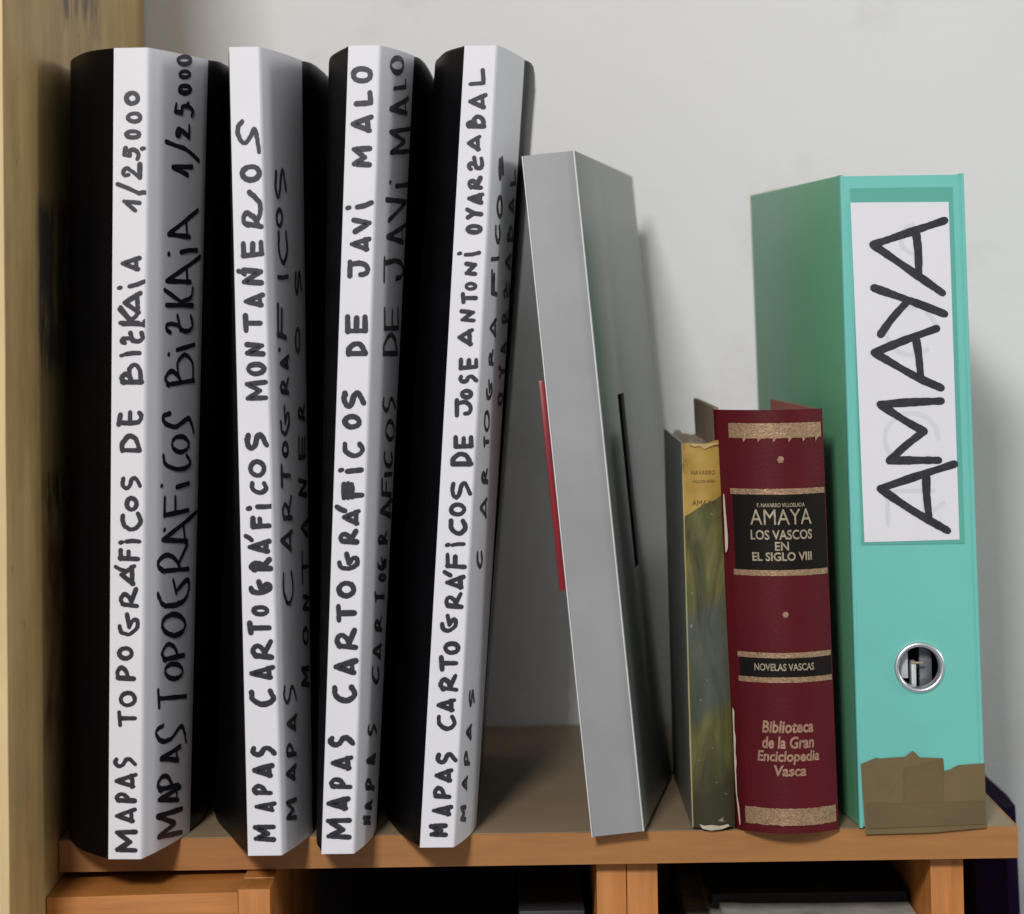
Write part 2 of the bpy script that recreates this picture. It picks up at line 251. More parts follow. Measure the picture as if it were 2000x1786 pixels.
WRITING=[
 (0,0,0.00223,"""M 0.921 0.0081 0.915 0.0374 0.19 0.0081 0.185 0.0375
A 0.898 0.0437 0.893 0.0643 0.184 0.0437 0.18 0.0643
P 0.877 0.0687 0.874 0.083 0.179 0.0687 0.176 0.0831
A 0.92 0.0861 0.916 0.1068 0.176 0.0862 0.172 0.1069
S 0.884 0.1099 0.881 0.1261 0.124 0.11 0.121 0.1263
T 0.873 0.1612 0.869 0.1831 0.226 0.1613 0.222 0.1832
O 0.868 0.185 0.864 0.2069 0.269 0.1851 0.265 0.207
P 0.815 0.2176 0.811 0.2376 0.168 0.2177 0.165 0.2378
O 0.762 0.2426 0.759 0.2615 0.211 0.2428 0.208 0.2616
G 0.929 0.2727 0.923 0.3022 0.206 0.2729 0.201 0.3024
R 0.907 0.3066 0.901 0.333 0.263 0.3068 0.258 0.3332
A 0.823 0.3342 0.817 0.3625 0.273 0.3345 0.268 0.3628
F 0.926 0.3644 0.923 0.3813 0.237 0.3647 0.234 0.3816
C 1.0 0.4022 1.0 0.4274 0.293 0.3999 0.288 0.425
O 0.867 0.4248 0.863 0.4455 0.414 0.425 0.41 0.4458
S 0.971 0.4499 0.967 0.4707 0.284 0.4502 0.28 0.471
D 0.961 0.4972 0.956 0.5218 0.244 0.4975 0.24 0.5221
e 0.986 0.5299 0.982 0.5508 0.161 0.5304 0.157 0.5512
B 0.976 0.5811 0.97 0.6095 0.245 0.5815 0.24 0.6099
Z 1.0 0.6323 1.0 0.6499 0.236 0.6302 0.233 0.6479
K 0.883 0.6544 0.878 0.6804 0.155 0.6549 0.15 0.6808
A 0.942 0.6683 0.936 0.6987 0.323 0.6687 0.317 0.6991
A 0.901 0.7215 0.897 0.7418 0.236 0.722 0.232 0.7422
1 0.871 0.7945 0.867 0.8129 0.27 0.7949 0.266 0.8133
2 0.909 0.8344 0.905 0.8573 0.247 0.8349 0.243 0.8577
5 0.843 0.858 0.839 0.8777 0.274 0.8583 0.27 0.878
O 0.868 0.8847 0.866 0.8986 0.315 0.885 0.313 0.899
O 0.895 0.9044 0.892 0.9209 0.358 0.9047 0.355 0.9212
O 0.814 0.9267 0.81 0.9464 0.308 0.927 0.304 0.9467
- 0.1593 0.3584 0.4425 0.3533
- 0.4828 0.3891 0.8898 0.3889
. 0.326 0.3879
- 0.4245 0.6199 0.8433 0.621
. 0.301 0.6181
- 0.5176 0.7034 0.9805 0.7095
. 0.224 0.7017
- 0.1401 0.8305 0.7891 0.8186
- 0.7891 0.8186 1.0 0.8195
. 0.886 0.8738
. 1.0 0.66
. 0.991 0.655
- 0.259 0.6782 0.6658 0.6565
- 0.3248 0.6567 0.9757 0.6563"""),
 (0,1,0.00248,"""M 1.801 0.0045 1.788 0.0419 1.248 0.0131 1.242 0.0492
A 1.763 0.0469 1.755 0.0698 1.26 0.0535 1.256 0.0757
P 1.699 0.0659 1.691 0.0907 1.247 0.0713 1.243 0.0955
A 1.734 0.0984 1.726 0.1219 1.288 0.1031 1.284 0.126
s 1.87 0.1165 1.855 0.1547 1.221 0.1228 1.215 0.1597
T 1.839 0.1637 1.827 0.192 1.221 0.1765 1.217 0.2038
O 1.757 0.1987 1.748 0.2255 1.343 0.2087 1.338 0.2349
P 1.78 0.2288 1.771 0.2564 1.293 0.2307 1.288 0.2575
O 1.794 0.2531 1.782 0.2879 1.278 0.2642 1.272 0.2981
R 1.845 0.337 1.831 0.3752 1.204 0.342 1.199 0.3789
g 1.861 0.2931 1.847 0.3313 1.211 0.3016 1.205 0.3385
a 2.0 0.3757 2.0 0.4155 1.269 0.3701 1.262 0.4084
F 1.795 0.4137 1.785 0.4452 1.288 0.4107 1.283 0.4414
C 1.833 0.4651 1.824 0.4902 1.269 0.4714 1.265 0.4958
O 1.793 0.4872 1.784 0.5148 1.416 0.491 1.411 0.5181
s 1.884 0.5126 1.873 0.5437 1.262 0.5182 1.257 0.5482
B 1.872 0.577 1.856 0.6207 1.295 0.5745 1.288 0.6169
Z 1.807 0.6409 1.798 0.6693 1.292 0.6422 1.288 0.6698
K 1.827 0.6752 1.818 0.7049 1.254 0.6756 1.249 0.7045
a 1.947 0.7101 1.933 0.7459 1.275 0.6957 1.27 0.7304
a 1.881 0.7681 1.868 0.8065 1.307 0.7539 1.301 0.7912
1 1.746 0.8446 1.741 0.8644 1.36 0.8388 1.356 0.8582
2 1.686 0.8914 1.68 0.9131 1.418 0.8887 1.414 0.9101
5 1.744 0.9198 1.738 0.9416 1.388 0.9157 1.384 0.937
O 1.708 0.9491 1.704 0.9649 1.45 0.9457 1.447 0.9613
O 1.684 0.9692 1.681 0.9831 1.454 0.966 1.452 0.9796
O 1.699 0.986 1.694 1.0024 1.418 0.9817 1.415 0.998
- 1.5292 0.4491 1.7832 0.4513
. 1.264 0.4536
. 1.325 0.3979
- 1.4985 0.6229 1.8427 0.6289
. 1.356 0.6176
- 1.5355 0.747 1.8553 0.7506
. 1.334 0.7439
- 1.2705 0.8853 1.5963 0.8794
- 1.5963 0.8794 1.8485 0.8666
. 1.628 0.9375"""),
 (1,0,0.0026,"""M 0.868 0.0167 0.883 0.0393 0.139 0.0171 0.152 0.0396
A 0.924 0.053 0.933 0.0674 0.207 0.0534 0.216 0.0678
P 0.813 0.0738 0.823 0.0888 0.157 0.0741 0.166 0.0891
A 0.89 0.095 0.903 0.1145 0.186 0.0954 0.197 0.1148
S 0.953 0.1195 0.964 0.1358 0.138 0.1199 0.147 0.1362
C 0.996 0.1822 1.0 0.206 0.128 0.1827 0.141 0.2046
A 1.0 0.2155 1.0 0.2351 0.147 0.2141 0.159 0.2336
R 0.956 0.2395 0.975 0.2665 0.21 0.2398 0.227 0.2669
T 0.898 0.2703 0.91 0.2886 0.118 0.2707 0.129 0.289
O 0.865 0.293 0.876 0.3081 0.259 0.2933 0.268 0.3084
G 0.963 0.3194 0.977 0.3396 0.179 0.3198 0.192 0.34
R 1.0 0.349 1.0 0.3673 0.228 0.3469 0.239 0.3652
A 0.999 0.3705 1.0 0.3901 0.195 0.3709 0.205 0.3879
F 1.0 0.4021 1.0 0.4199 0.293 0.3999 0.304 0.4175
C 0.936 0.4425 0.949 0.4614 0.304 0.4428 0.316 0.4618
O 0.886 0.4634 0.903 0.488 0.269 0.4637 0.284 0.4883
S 0.973 0.4956 0.991 0.5215 0.191 0.496 0.207 0.5219
M 1.0 0.5603 1.0 0.5869 0.23 0.558 0.247 0.5846
O 0.974 0.5893 0.987 0.6083 0.266 0.5897 0.278 0.6087
N 0.942 0.614 0.955 0.6324 0.249 0.6144 0.261 0.6328
T 0.879 0.6426 0.897 0.668 0.217 0.643 0.234 0.6684
A 1.0 0.6748 1.0 0.6944 0.253 0.6728 0.266 0.6925
N 0.955 0.7023 0.971 0.7245 0.205 0.7027 0.22 0.7249
E 1.0 0.7374 1.0 0.7596 0.21 0.7358 0.224 0.758
Q 1.0 0.7716 1.0 0.8216 0.248 0.7701 0.281 0.8204
O 1.0 0.8304 1.0 0.8545 0.236 0.8293 0.252 0.8535
s 1.0 0.8652 1.0 0.9108 0.123 0.8645 0.152 0.9104
- 0.1599 0.393 0.3502 0.3878
- 0.5542 0.4288 1.0 0.4293
. 0.278 0.4264
- 0.1333 0.7205 0.331 0.7166"""),
 (1,1,0.00248,"""M 1.407 0.0327 1.423 0.0615 1.107 0.0376 1.122 0.0661
A 1.418 0.0812 1.43 0.1032 1.132 0.0855 1.143 0.1072
P 1.434 0.1108 1.444 0.1303 1.147 0.1147 1.157 0.134
A 1.466 0.1419 1.478 0.1646 1.175 0.1456 1.187 0.1681
S 1.481 0.1712 1.496 0.2003 1.118 0.1795 1.132 0.2082
C 1.455 0.2973 1.477 0.3432 1.154 0.3027 1.176 0.3481
A 1.459 0.3654 1.473 0.3954 1.139 0.3702 1.153 0.3999
R 1.463 0.405 1.479 0.4383 1.191 0.4053 1.206 0.4383
T 1.441 0.4461 1.455 0.4776 1.176 0.4492 1.19 0.4803
O 1.404 0.4839 1.414 0.5064 1.228 0.4857 1.238 0.508
G 1.444 0.5119 1.462 0.5526 1.194 0.5141 1.212 0.5543
R 1.453 0.563 1.465 0.5876 1.217 0.5645 1.227 0.5888
A 1.468 0.5962 1.477 0.6163 1.23 0.5943 1.239 0.6141
F 1.418 0.6325 1.44 0.6818 1.179 0.6332 1.2 0.6818
C 1.499 0.7281 1.519 0.7753 1.242 0.7275 1.262 0.774
O 1.392 0.7747 1.403 0.8021 1.217 0.7738 1.229 0.801
S 1.494 0.8085 1.512 0.8546 1.209 0.8066 1.228 0.852
- 1.2469 0.7127 1.48 0.7144
. 1.23 0.6215
M 1.923 0.1857 1.939 0.2134 1.623 0.1923 1.637 0.2197
O 1.929 0.2384 1.944 0.2642 1.683 0.2433 1.696 0.269
N 1.977 0.2813 1.989 0.304 1.704 0.2863 1.715 0.3088
T 1.949 0.3165 1.972 0.3615 1.687 0.321 1.708 0.3655
A 1.979 0.3752 1.992 0.4027 1.698 0.3793 1.71 0.4065
N 1.962 0.4282 1.973 0.4531 1.642 0.4321 1.653 0.4567
E 1.923 0.4761 1.938 0.509 1.663 0.4787 1.677 0.5112
R 1.927 0.527 1.938 0.5507 1.67 0.529 1.68 0.5524
O 1.804 0.6136 1.82 0.6506 1.617 0.6143 1.633 0.6509
S 1.871 0.6864 1.887 0.7237 1.648 0.6864 1.663 0.7232"""),
 (2,0,0.0026,"""M 0.949 0.0172 0.925 0.0454 0.115 0.0175 0.091 0.0457
A 0.887 0.0529 0.871 0.0717 0.1 0.0532 0.084 0.072
P 0.929 0.0792 0.916 0.0949 0.158 0.0795 0.145 0.0952
A 0.943 0.1018 0.926 0.1219 0.187 0.1021 0.17 0.1222
S 0.968 0.1294 0.954 0.1463 0.099 0.1298 0.085 0.1467
C 0.987 0.1846 0.967 0.2085 0.165 0.185 0.145 0.2089
A 0.99 0.2192 0.972 0.2406 0.184 0.2196 0.166 0.241
R 0.949 0.2494 0.925 0.2784 0.19 0.2498 0.166 0.2788
T 0.888 0.2834 0.869 0.3074 0.194 0.2838 0.173 0.3077
O 0.848 0.3131 0.828 0.3364 0.185 0.3134 0.165 0.3367
G 0.933 0.3471 0.912 0.3717 0.156 0.3475 0.135 0.3721
R 0.873 0.3793 0.856 0.4001 0.193 0.3796 0.175 0.4005
A 0.935 0.4026 0.916 0.4253 0.303 0.4029 0.283 0.4257
F 1.0 0.4375 0.988 0.4563 0.243 0.4352 0.225 0.4567
C 0.979 0.486 0.961 0.5081 0.232 0.4864 0.213 0.5086
O 0.852 0.5215 0.835 0.5418 0.202 0.5219 0.184 0.5421
S 0.962 0.5455 0.941 0.5715 0.165 0.546 0.143 0.5719
D 0.972 0.6121 0.956 0.6317 0.238 0.6125 0.222 0.6322
E 0.949 0.64 0.928 0.6648 0.182 0.6404 0.161 0.6652
J 0.957 0.7086 0.937 0.7334 0.189 0.709 0.167 0.7338
A 0.979 0.7416 0.962 0.762 0.242 0.7421 0.225 0.7624
V 0.96 0.7639 0.943 0.7849 0.289 0.7643 0.271 0.7853
M 0.891 0.8468 0.868 0.8748 0.218 0.8472 0.194 0.8752
A 0.921 0.8895 0.901 0.9138 0.149 0.8899 0.128 0.9142
L 0.894 0.9227 0.876 0.9438 0.235 0.9231 0.217 0.9442
O 0.854 0.9508 0.834 0.9739 0.096 0.9513 0.076 0.9743
- 0.1201 0.427 0.384 0.4218
- 0.3382 0.4377 0.3237 0.4547
- 0.4675 0.4382 0.4525 0.4559
- 0.5968 0.4388 0.5672 0.4546
. 0.212 0.4719
- 0.4077 0.4705 0.861 0.4721
. 0.163 0.7969
- 0.4567 0.798 0.9111 0.8034"""),
 (2,1,0.0026,"""O 1.673 0.9698 1.645 0.9958 1.244 0.9646 1.226 0.9902
L 1.78 0.9529 1.762 0.9679 1.354 0.9462 1.342 0.961
A 1.902 0.9208 1.864 0.947 1.272 0.9094 1.253 0.935
M 2.0 0.8719 1.991 0.9086 1.295 0.8622 1.267 0.8988
V 2.0 0.7854 2.0 0.8198 1.264 0.7775 1.238 0.8108
A 2.0 0.7535 2.0 0.7839 1.317 0.7468 1.293 0.7764
J 2.0 0.7046 1.975 0.7395 1.252 0.7017 1.225 0.7377
E 1.899 0.6415 1.844 0.6738 1.332 0.6425 1.304 0.6741
D 1.908 0.6085 1.851 0.6409 1.329 0.6103 1.302 0.6419
S 1.946 0.5344 1.896 0.5591 1.398 0.5379 1.375 0.5618
O 1.966 0.4979 1.899 0.5294 1.527 0.5014 1.492 0.5321
C 1.917 0.4647 1.869 0.4888 1.508 0.4686 1.482 0.4921
F 1.906 0.428 1.855 0.4535 1.456 0.4329 1.429 0.4577
A 2.0 0.4001 1.938 0.4279 1.455 0.4012 1.422 0.4305
R 1.827 0.3686 1.792 0.388 1.413 0.3718 1.393 0.3906
G 1.836 0.3352 1.799 0.3547 1.41 0.3416 1.389 0.3605
O 1.837 0.3208 1.814 0.3322 1.465 0.3266 1.452 0.3377
T 1.804 0.2945 1.776 0.31 1.361 0.3019 1.346 0.3169
R 1.74 0.2579 1.703 0.2806 1.403 0.2641 1.378 0.2863
A 1.806 0.2215 1.762 0.2451 1.385 0.2298 1.359 0.2527
C 1.727 0.1919 1.684 0.2174 1.381 0.1992 1.353 0.2241
S 1.712 0.1261 1.681 0.1437 1.301 0.136 1.284 0.1529
A 1.722 0.0908 1.694 0.1064 1.285 0.0996 1.27 0.1146
P 1.7 0.0585 1.669 0.0755 1.279 0.0698 1.263 0.0861
A 1.661 0.0348 1.635 0.0497 1.289 0.0432 1.274 0.0575
M 1.582 0.0186 1.562 0.0314 1.25 0.0282 1.238 0.0405
. 1.364 0.8305
- 1.5402 0.827 1.9816 0.8318
- 1.5574 0.4603 1.8725 0.4586"""),
 (3,0,0.00223,"""M 0.826 0.0132 0.804 0.0303 0.258 0.0134 0.235 0.0305
A 0.962 0.0385 0.942 0.0537 0.301 0.0387 0.28 0.0539
P 0.872 0.06 0.85 0.0771 0.303 0.0603 0.28 0.0774
A 0.922 0.0803 0.897 0.0993 0.322 0.0805 0.296 0.0995
S 1.0 0.102 0.979 0.1189 0.34 0.1014 0.316 0.1192
C 0.93 0.1443 0.902 0.1658 0.297 0.1445 0.268 0.1661
A 0.885 0.1671 0.86 0.1861 0.267 0.1674 0.241 0.1864
R 0.913 0.1925 0.882 0.216 0.294 0.1928 0.263 0.2163
T 0.879 0.2179 0.852 0.2388 0.275 0.2182 0.247 0.2391
O 0.915 0.2382 0.891 0.256 0.372 0.2384 0.348 0.2562
G 0.8 0.2662 0.768 0.2903 0.226 0.2665 0.193 0.2906
R 0.932 0.2953 0.902 0.3176 0.326 0.2956 0.296 0.3179
A 0.962 0.3195 0.937 0.3386 0.324 0.3198 0.299 0.3389
F 0.959 0.3449 0.932 0.3659 0.29 0.3453 0.262 0.3663
C 0.936 0.3863 0.906 0.4086 0.343 0.3866 0.313 0.4089
O 0.873 0.4099 0.849 0.4284 0.311 0.4102 0.286 0.4287
S 1.0 0.4305 0.984 0.4557 0.333 0.4287 0.296 0.4561
D 0.993 0.4723 0.968 0.4914 0.273 0.4727 0.247 0.4918
E 0.979 0.4946 0.956 0.5118 0.337 0.495 0.314 0.5122
J 0.896 0.5336 0.864 0.5578 0.316 0.5339 0.283 0.5582
O 0.882 0.5559 0.863 0.57 0.458 0.5562 0.439 0.5702
S 0.998 0.575 0.981 0.5878 0.385 0.5754 0.368 0.5882
E 1.0 0.5938 0.984 0.6089 0.362 0.592 0.339 0.6093
A 0.824 0.6224 0.793 0.6461 0.289 0.6227 0.257 0.6464
N 0.832 0.6518 0.809 0.6691 0.312 0.6521 0.289 0.6694
T 0.864 0.6748 0.843 0.6908 0.312 0.6752 0.291 0.6912
O 0.826 0.6915 0.81 0.7037 0.4 0.6917 0.384 0.7039
N 0.801 0.7101 0.776 0.7286 0.375 0.7103 0.35 0.7289
O 0.906 0.7619 0.887 0.776 0.336 0.7622 0.317 0.7763
Y 0.881 0.7805 0.859 0.7965 0.311 0.7808 0.289 0.7969
A 0.903 0.7991 0.881 0.8158 0.349 0.7994 0.326 0.8161
R 0.831 0.8177 0.807 0.8357 0.323 0.818 0.299 0.836
Z 0.831 0.8408 0.804 0.8614 0.292 0.8411 0.263 0.8617
A 0.734 0.8659 0.704 0.8884 0.241 0.8662 0.211 0.8887
B 0.823 0.8941 0.798 0.9128 0.187 0.8945 0.161 0.9131
A 0.838 0.9185 0.809 0.9404 0.217 0.9189 0.187 0.9408
L 0.75 0.9481 0.719 0.9713 0.176 0.9485 0.144 0.9717
- 0.2788 0.3421 0.4716 0.3375
. 0.327 0.3752
- 0.4677 0.3751 0.8245 0.3762
. 0.194 0.7386
- 0.3857 0.7372 0.8092 0.7395"""),
 (3,1,0.00236,"""C 1.464 0.3378 1.42 0.3624 1.235 0.3413 1.2 0.3655
A 1.536 0.4004 1.48 0.4297 1.243 0.4041 1.203 0.4329
R 1.474 0.4447 1.435 0.4666 1.231 0.4474 1.201 0.4689
T 1.43 0.492 1.404 0.5071 1.231 0.4938 1.21 0.5088
O 1.437 0.5101 1.385 0.5411 1.221 0.5119 1.179 0.5425
G 1.462 0.5523 1.415 0.5799 1.227 0.5538 1.19 0.5811
R 1.428 0.5949 1.389 0.6185 1.249 0.5956 1.217 0.619
A 1.482 0.6313 1.435 0.6589 1.231 0.6319 1.194 0.6591
F 1.412 0.6837 1.354 0.7202 1.208 0.6837 1.16 0.7199
C 1.432 0.7512 1.39 0.7773 1.243 0.7505 1.208 0.7763
O 1.454 0.7835 1.402 0.8154 1.247 0.7824 1.205 0.8139
S 1.416 0.8299 1.361 0.8649 1.247 0.8286 1.201 0.8633
- 1.1597 0.7315 1.3874 0.7334
M 1.365 0.023 1.326 0.045 1.157 0.0282 1.125 0.0499
A 1.377 0.061 1.341 0.081 1.151 0.0665 1.123 0.0862
P 1.404 0.0911 1.368 0.1111 1.174 0.0964 1.146 0.1162
A 1.428 0.1226 1.386 0.146 1.196 0.1278 1.162 0.1508
S 1.46 0.1617 1.41 0.1885 1.24 0.1664 1.201 0.1927
O 2.0 0.5439 1.968 0.5605 1.683 0.539 1.634 0.5624
Y 2.0 0.5806 1.958 0.596 1.676 0.5753 1.63 0.5973
A 2.0 0.6106 1.966 0.6254 1.684 0.605 1.639 0.6263
R 2.0 0.6506 1.938 0.6677 1.669 0.6447 1.623 0.6679
Z 1.989 0.6812 1.925 0.7047 1.663 0.6811 1.617 0.7042
A 1.976 0.7182 1.914 0.7416 1.657 0.7176 1.611 0.7406
B 1.991 0.7554 1.93 0.7788 1.673 0.7541 1.627 0.7772
A 1.978 0.7925 1.919 0.8158 1.666 0.7907 1.622 0.8136
L 1.966 0.8297 1.908 0.8529 1.66 0.8273 1.616 0.8502"""),
]

# ------------------------------------------------------------------ handwriting
def ell(cx,cy,rx,ry,a0=0,n=14,over=1.06):
    return [(cx+rx*math.cos(a0+2*math.pi*over*i/n),cy+ry*math.sin(a0+2*math.pi*over*i/n)) for i in range(n+1)]
GL={
'M':['s',[(0,0),(.06,.97),(.45,.3),(.93,1),(.97,.0)]],
'A':['s',[(.02,.12),(.48,1),(.97,.02)],'s',[(.0,.2),(.5,.2),(.9,.24)]],
'a':['s',[(.02,.30),(.38,1),(1,.0)],'s',[(.0,.38),(.7,.42)]],
'P':['s',[(.02,0),(.12,.95)],'c',[(.02,.85),(.5,1),(.98,.78),(.75,.5),(.15,.34)]],
'S':['c',[(.92,.95),(.45,1),(.1,.8),(.3,.6),(.82,.48),(.92,.27),(.3,.0)]],
's':['c',[(.97,.8),(.8,1),(.45,.93),(.28,.65),(.5,.4),(.72,.2),(.4,.08),(.0,.02)]],
'T':['s',[(0,.93),(1,.98)],'s',[(.5,.95),(.52,.0)]],
'O':['e',None],
'G':['c',[(.42,.97),(.08,.85),(0,.45),(.3,.05),(.66,.03),(.72,.22),(.38,.45)],'s',[(.36,.45),(1,.58)]],
'g':['c',[(.5,1),(.05,.85),(0,.45),(.25,.1),(.8,.0),(.95,.12),(.62,.4)],'s',[(.5,.45),(1,.55)]],
'R':['s',[(.02,.0),(.12,.9)],'c',[(.06,.82),(.4,1),(.72,.8),(.55,.5),(.2,.34)],'s',[(.3,.36),(1,.06)]],
'Q':['s',[(.03,.0),(.12,.85)],'c',[(.06,.7),(.2,1),(.42,.85),(.32,.45),(.1,.2)],'c',[(.18,.28),(.4,.05),(.72,.1),(1,.65)]],
'F':['s',[(.02,0),(.1,1)],'s',[(.05,.97),(1,.97)],'s',[(.1,.55),(.85,.55)]],
'C':['c',[(.95,.98),(.4,.95),(.05,.62),(.06,.28),(.45,.02),(.97,.18)]],
'D':['s',[(.05,.02),(.05,.98)],'c',[(.0,.96),(.5,.95),(.97,.6),(.8,.25),(.05,.04)]],
'E':['s',[(.06,0),(.02,1)],'s',[(.0,.97),(1,.98)],'s',[(.05,.5),(.92,.48)],'s',[(.05,.03),(1,.06)]],
'e':['s',[(.0,1),(.8,.93)],'c',[(.15,.98),(.12,.4),(.25,.1),(.7,.0),(.97,.1)],'s',[(.15,.5),(1,.48)]],
'B':['s',[(.05,.0),(.06,.97)],'c',[(.02,.9),(.3,1),(.5,.8),(.3,.58),(.1,.5)],'c',[(.15,.55),(.75,.62),(1,.35),(.7,.08),(.05,.04)]],
'Z':['c',[(.02,.85),(.2,1),(.5,.92),(.42,.55),(.15,.4),(.1,.15),(.4,.0),(.95,.06)],'s',[(.15,.48),(1,.6)]],
'K':['s',[(.03,.02),(.06,.95)],'s',[(.9,1),(.2,.45)],'c',[(.2,.45),(.5,.12),(1,.04)]],
'1':['s',[(0,.25),(.88,1),(.75,0)]],
'2':['c',[(.25,.72),(.2,.95),(.5,1),(.72,.8),(.4,.4),(.03,.06)],'s',[(.03,.05),(1,.04)]],
'5':['s',[(1,.92),(.4,1),(.3,.62)],'c',[(.3,.62),(.75,.62),(.82,.3),(.45,.02),(0,.1)]],
'L':['s',[(0,1),(.08,.04),(1,.10)]],
'N':['s',[(0,0),(.08,.97),(.88,.05),(1,1)]],
'V':['s',[(0,.9),(.75,.02),(1,1)]],
'J':['s',[(0,.96),(1,.96)],'c',[(.8,.95),(.88,.4),(.6,.03),(.2,.08),(.1,.4)]],
'Y':['s',[(0,.95),(.5,.5)],'s',[(1,1),(.5,.5),(.42,0)]],
}
def ribbon(path,w,V,F,lift,lifts,rnd):
    """flat felt-pen stroke along a 2-D path (metres): quads plus round ends; appends (s,t,lift)"""
    P=[Vector(p) for p in path]
    # resample
    Q=[P[0]]
    for a,b in zip(P,P[1:]):
        n=max(1,int((b-a).length/.0012))
        for i in range(1,n+1): Q.append(a.lerp(b,i/n))
    P=Q; n=len(P)
    ph=rnd.random()*9
    ws=[w*.5*(1+.08*math.sin(ph+i*.35)+.06*rnd.uniform(-1,1)) for i in range(n)]
    base=len(V)
    for i in range(n):
        a=P[max(0,i-1)]; b=P[min(n-1,i+1)]; d=(b-a)
        if d.length<1e-9: d=Vector((0,1))
        d.normalize(); nn=Vector((-d.y,d.x))
        for s in (-1,1): V.append((P[i].x+nn.x*ws[i]*s,P[i].y+nn.y*ws[i]*s)); lifts.append(lift)
    for i in range(n-1): F.append((base+2*i,base+2*i+1,base+2*i+3,base+2*i+2))
    # round caps and round corners
    C=[(P[0],ws[0]),(P[-1],ws[-1])]
    for i in range(1,n-1):
        if (P[i]-P[i-1]).length>1e-9 and (P[i+1]-P[i]).length>1e-9 and (P[i]-P[i-1]).angle(P[i+1]-P[i],0)>.5: C.append((P[i],ws[i]))
    for k,(c,r) in enumerate(C):
        b0=len(V)
        for j in range(9): V.append((c.x+r*.97*math.cos(j*math.tau/9),c.y+r*.97*math.sin(j*math.tau/9))); lifts.append(lift+.000012*(k+1))
        F.append(tuple(range(b0,b0+9)))
def write(ci,side,w,txt,parent):
    c=CASES[ci]; rnd=random.Random(ci*10+side)
    if side:
        L=sum(math.hypot(b[0]-a[0],b[1]-a[1]) for r in (c['br'],) for a,b in zip(side_label(r),side_label(r)[1:])); u0=1
    else: L=math.hypot(c['br'][0][0]-c['bl'][0][0],c['br'][0][1]-c['bl'][0][1]); u0=0
    V=[];F=[];lf=[]; k=0
    def st(u,v): return ((u-u0)*L, v*CASE_H)
    for line in txt.split('\n'):
        f=line.split(); ch=f[0]; a=list(map(float,f[1:])); k+=1
        lift=.00008+(k%5)*.00004
        if ch=='.':
            p=st(*a); ribbon([(p[0]-w*.15,p[1]),(p[0]+w*.25,p[1]+w*.1)],w*.9,V,F,lift,lf,rnd)
        elif ch=='-':
            p=st(*a[:2]);q=st(*a[2:]); m=((p[0]+q[0])/2+rnd.uniform(-.1,.1)*w,(p[1]+q[1])/2+rnd.uniform(-.2,.2)*w); ribbon([p,m,q],w*.95,V,F,lift,lf,rnd)
        else:
            q=[st(a[i],a[i+1]) for i in (0,2,4,6)]
            # shrink the box by half a pen width so that the ink fills it
            g=GL[ch]
            for kind,pts in zip(g[0::2],g[1::2]):
                if ch=='O': pts=ell(.5,.5,.48,.48,rnd.uniform(.5,2.2))
                elif kind=='c': pts=catmull(pts,5)
                out=[]
                W_=math.hypot(q[1][0]-q[0][0],q[1][1]-q[0][1]); H_=math.hypot(q[2][0]-q[0][0],q[2][1]-q[0][1])
                wg=min(w,.40*min(W_,H_)); ix=min(.3,wg*.5/max(W_,1e-6)); iy=min(.25,wg*.5/max(H_,1e-6))
                for x,y in pts:
                    x+=rnd.uniform(-.02,.02); y+=rnd.uniform(-.015,.015)
                    x=ix+(1-2*ix)*x; y=iy+(1-2*iy)*y
                    b=[q[0][i]+(q[1][i]-q[0][i])*x for i in (0,1)]; t=[q[2][i]+(q[3][i]-q[2][i])*x for i in (0,1)]
                    out.append((b[0]+(t[0]-b[0])*y,b[1]+(t[1]-b[1])*y))
                lift+=.00001; ribbon(out,wg*rnd.uniform(.9,1.1),V,F,lift,lf,rnd)
    X=[]
    for (s,t),l in zip(V,lf):
        u=s/L+u0; v=t/CASE_H
        if side: u=max(1.002,min(u,1.995))
        else: u=max(.01,min(u,1.0))
        X.append(case_point(c,u,v,.00044+l))
    me=bpy.data.meshes.new("handwriting"); me.from_pydata(X,[],F)
    return link("handwriting",me,SIDEINK if side and ci else INK,parent)
# ------------------------------------------------------------------ the setting
def struct(o): o['kind']='structure'; return o
WY=.352
V=[(-1.6,WY,-.9),(1.8,WY,-.9),(1.8,WY,1.6),(-1.6,WY,1.6),(-1.6,WY+.08,-.9),(1.8,WY+.08,-.9),(1.8,WY+.08,1.6),(-1.6,WY+.08,1.6)]
struct(link("wall",mesh("wall",V,[(0,1,2,3),(4,5,6,7),(0,1,5,4),(3,2,6,7),(1,2,6,5),(0,3,7,4)]),WALL))
SF=.0255                     # front edge of the shelf
SR=.2445
# upper shelf unit
t=thing("shelf_unit","orange-brown wooden shelf unit with the whole row of books on top","shelf",(0,.18,-.9))
box("shelf_board",(-.2285,SR),(SF+.0012,WY-.001),(-.0156,0),TOP,t,bevel=.0005)
loft("edge_strip",[(-.2285,SF),(SR+.0010,SF),(SR+.0010,SF+.0011),(-.2285,SF+.0011)],[(-.2285,SF),(SR+.0010,SF),(SR+.0010,SF+.0011),(-.2285,SF+.0011)],-.0158,-.0003,EDGE,t)
box("side_edge_strip",(SR+.0001,SR+.0012),(SF+.0014,WY-.002),(-.0157,-.0002),EDGE,t,bevel=.0003)
FY=.0365
box("upright_panel",(.0372,.0519),(FY,WY-.012),(-.42,-.0162),ORANGE,t,bevel=.0004)
box("upright_panel",(.0523,.0676),(FY+.0006,WY-.012),(-.42,-.0162),ORANGE,t,bevel=.0004)
box("upright_panel",(.2036,.2200),(FY,WY-.012),(-.42,-.0162),ORANGE,t,bevel=.0004)
box("back_panel",(-.1212,.2030),(.315,.321),(-.42,-.0163),SHADEWOOD,t,bevel=0)
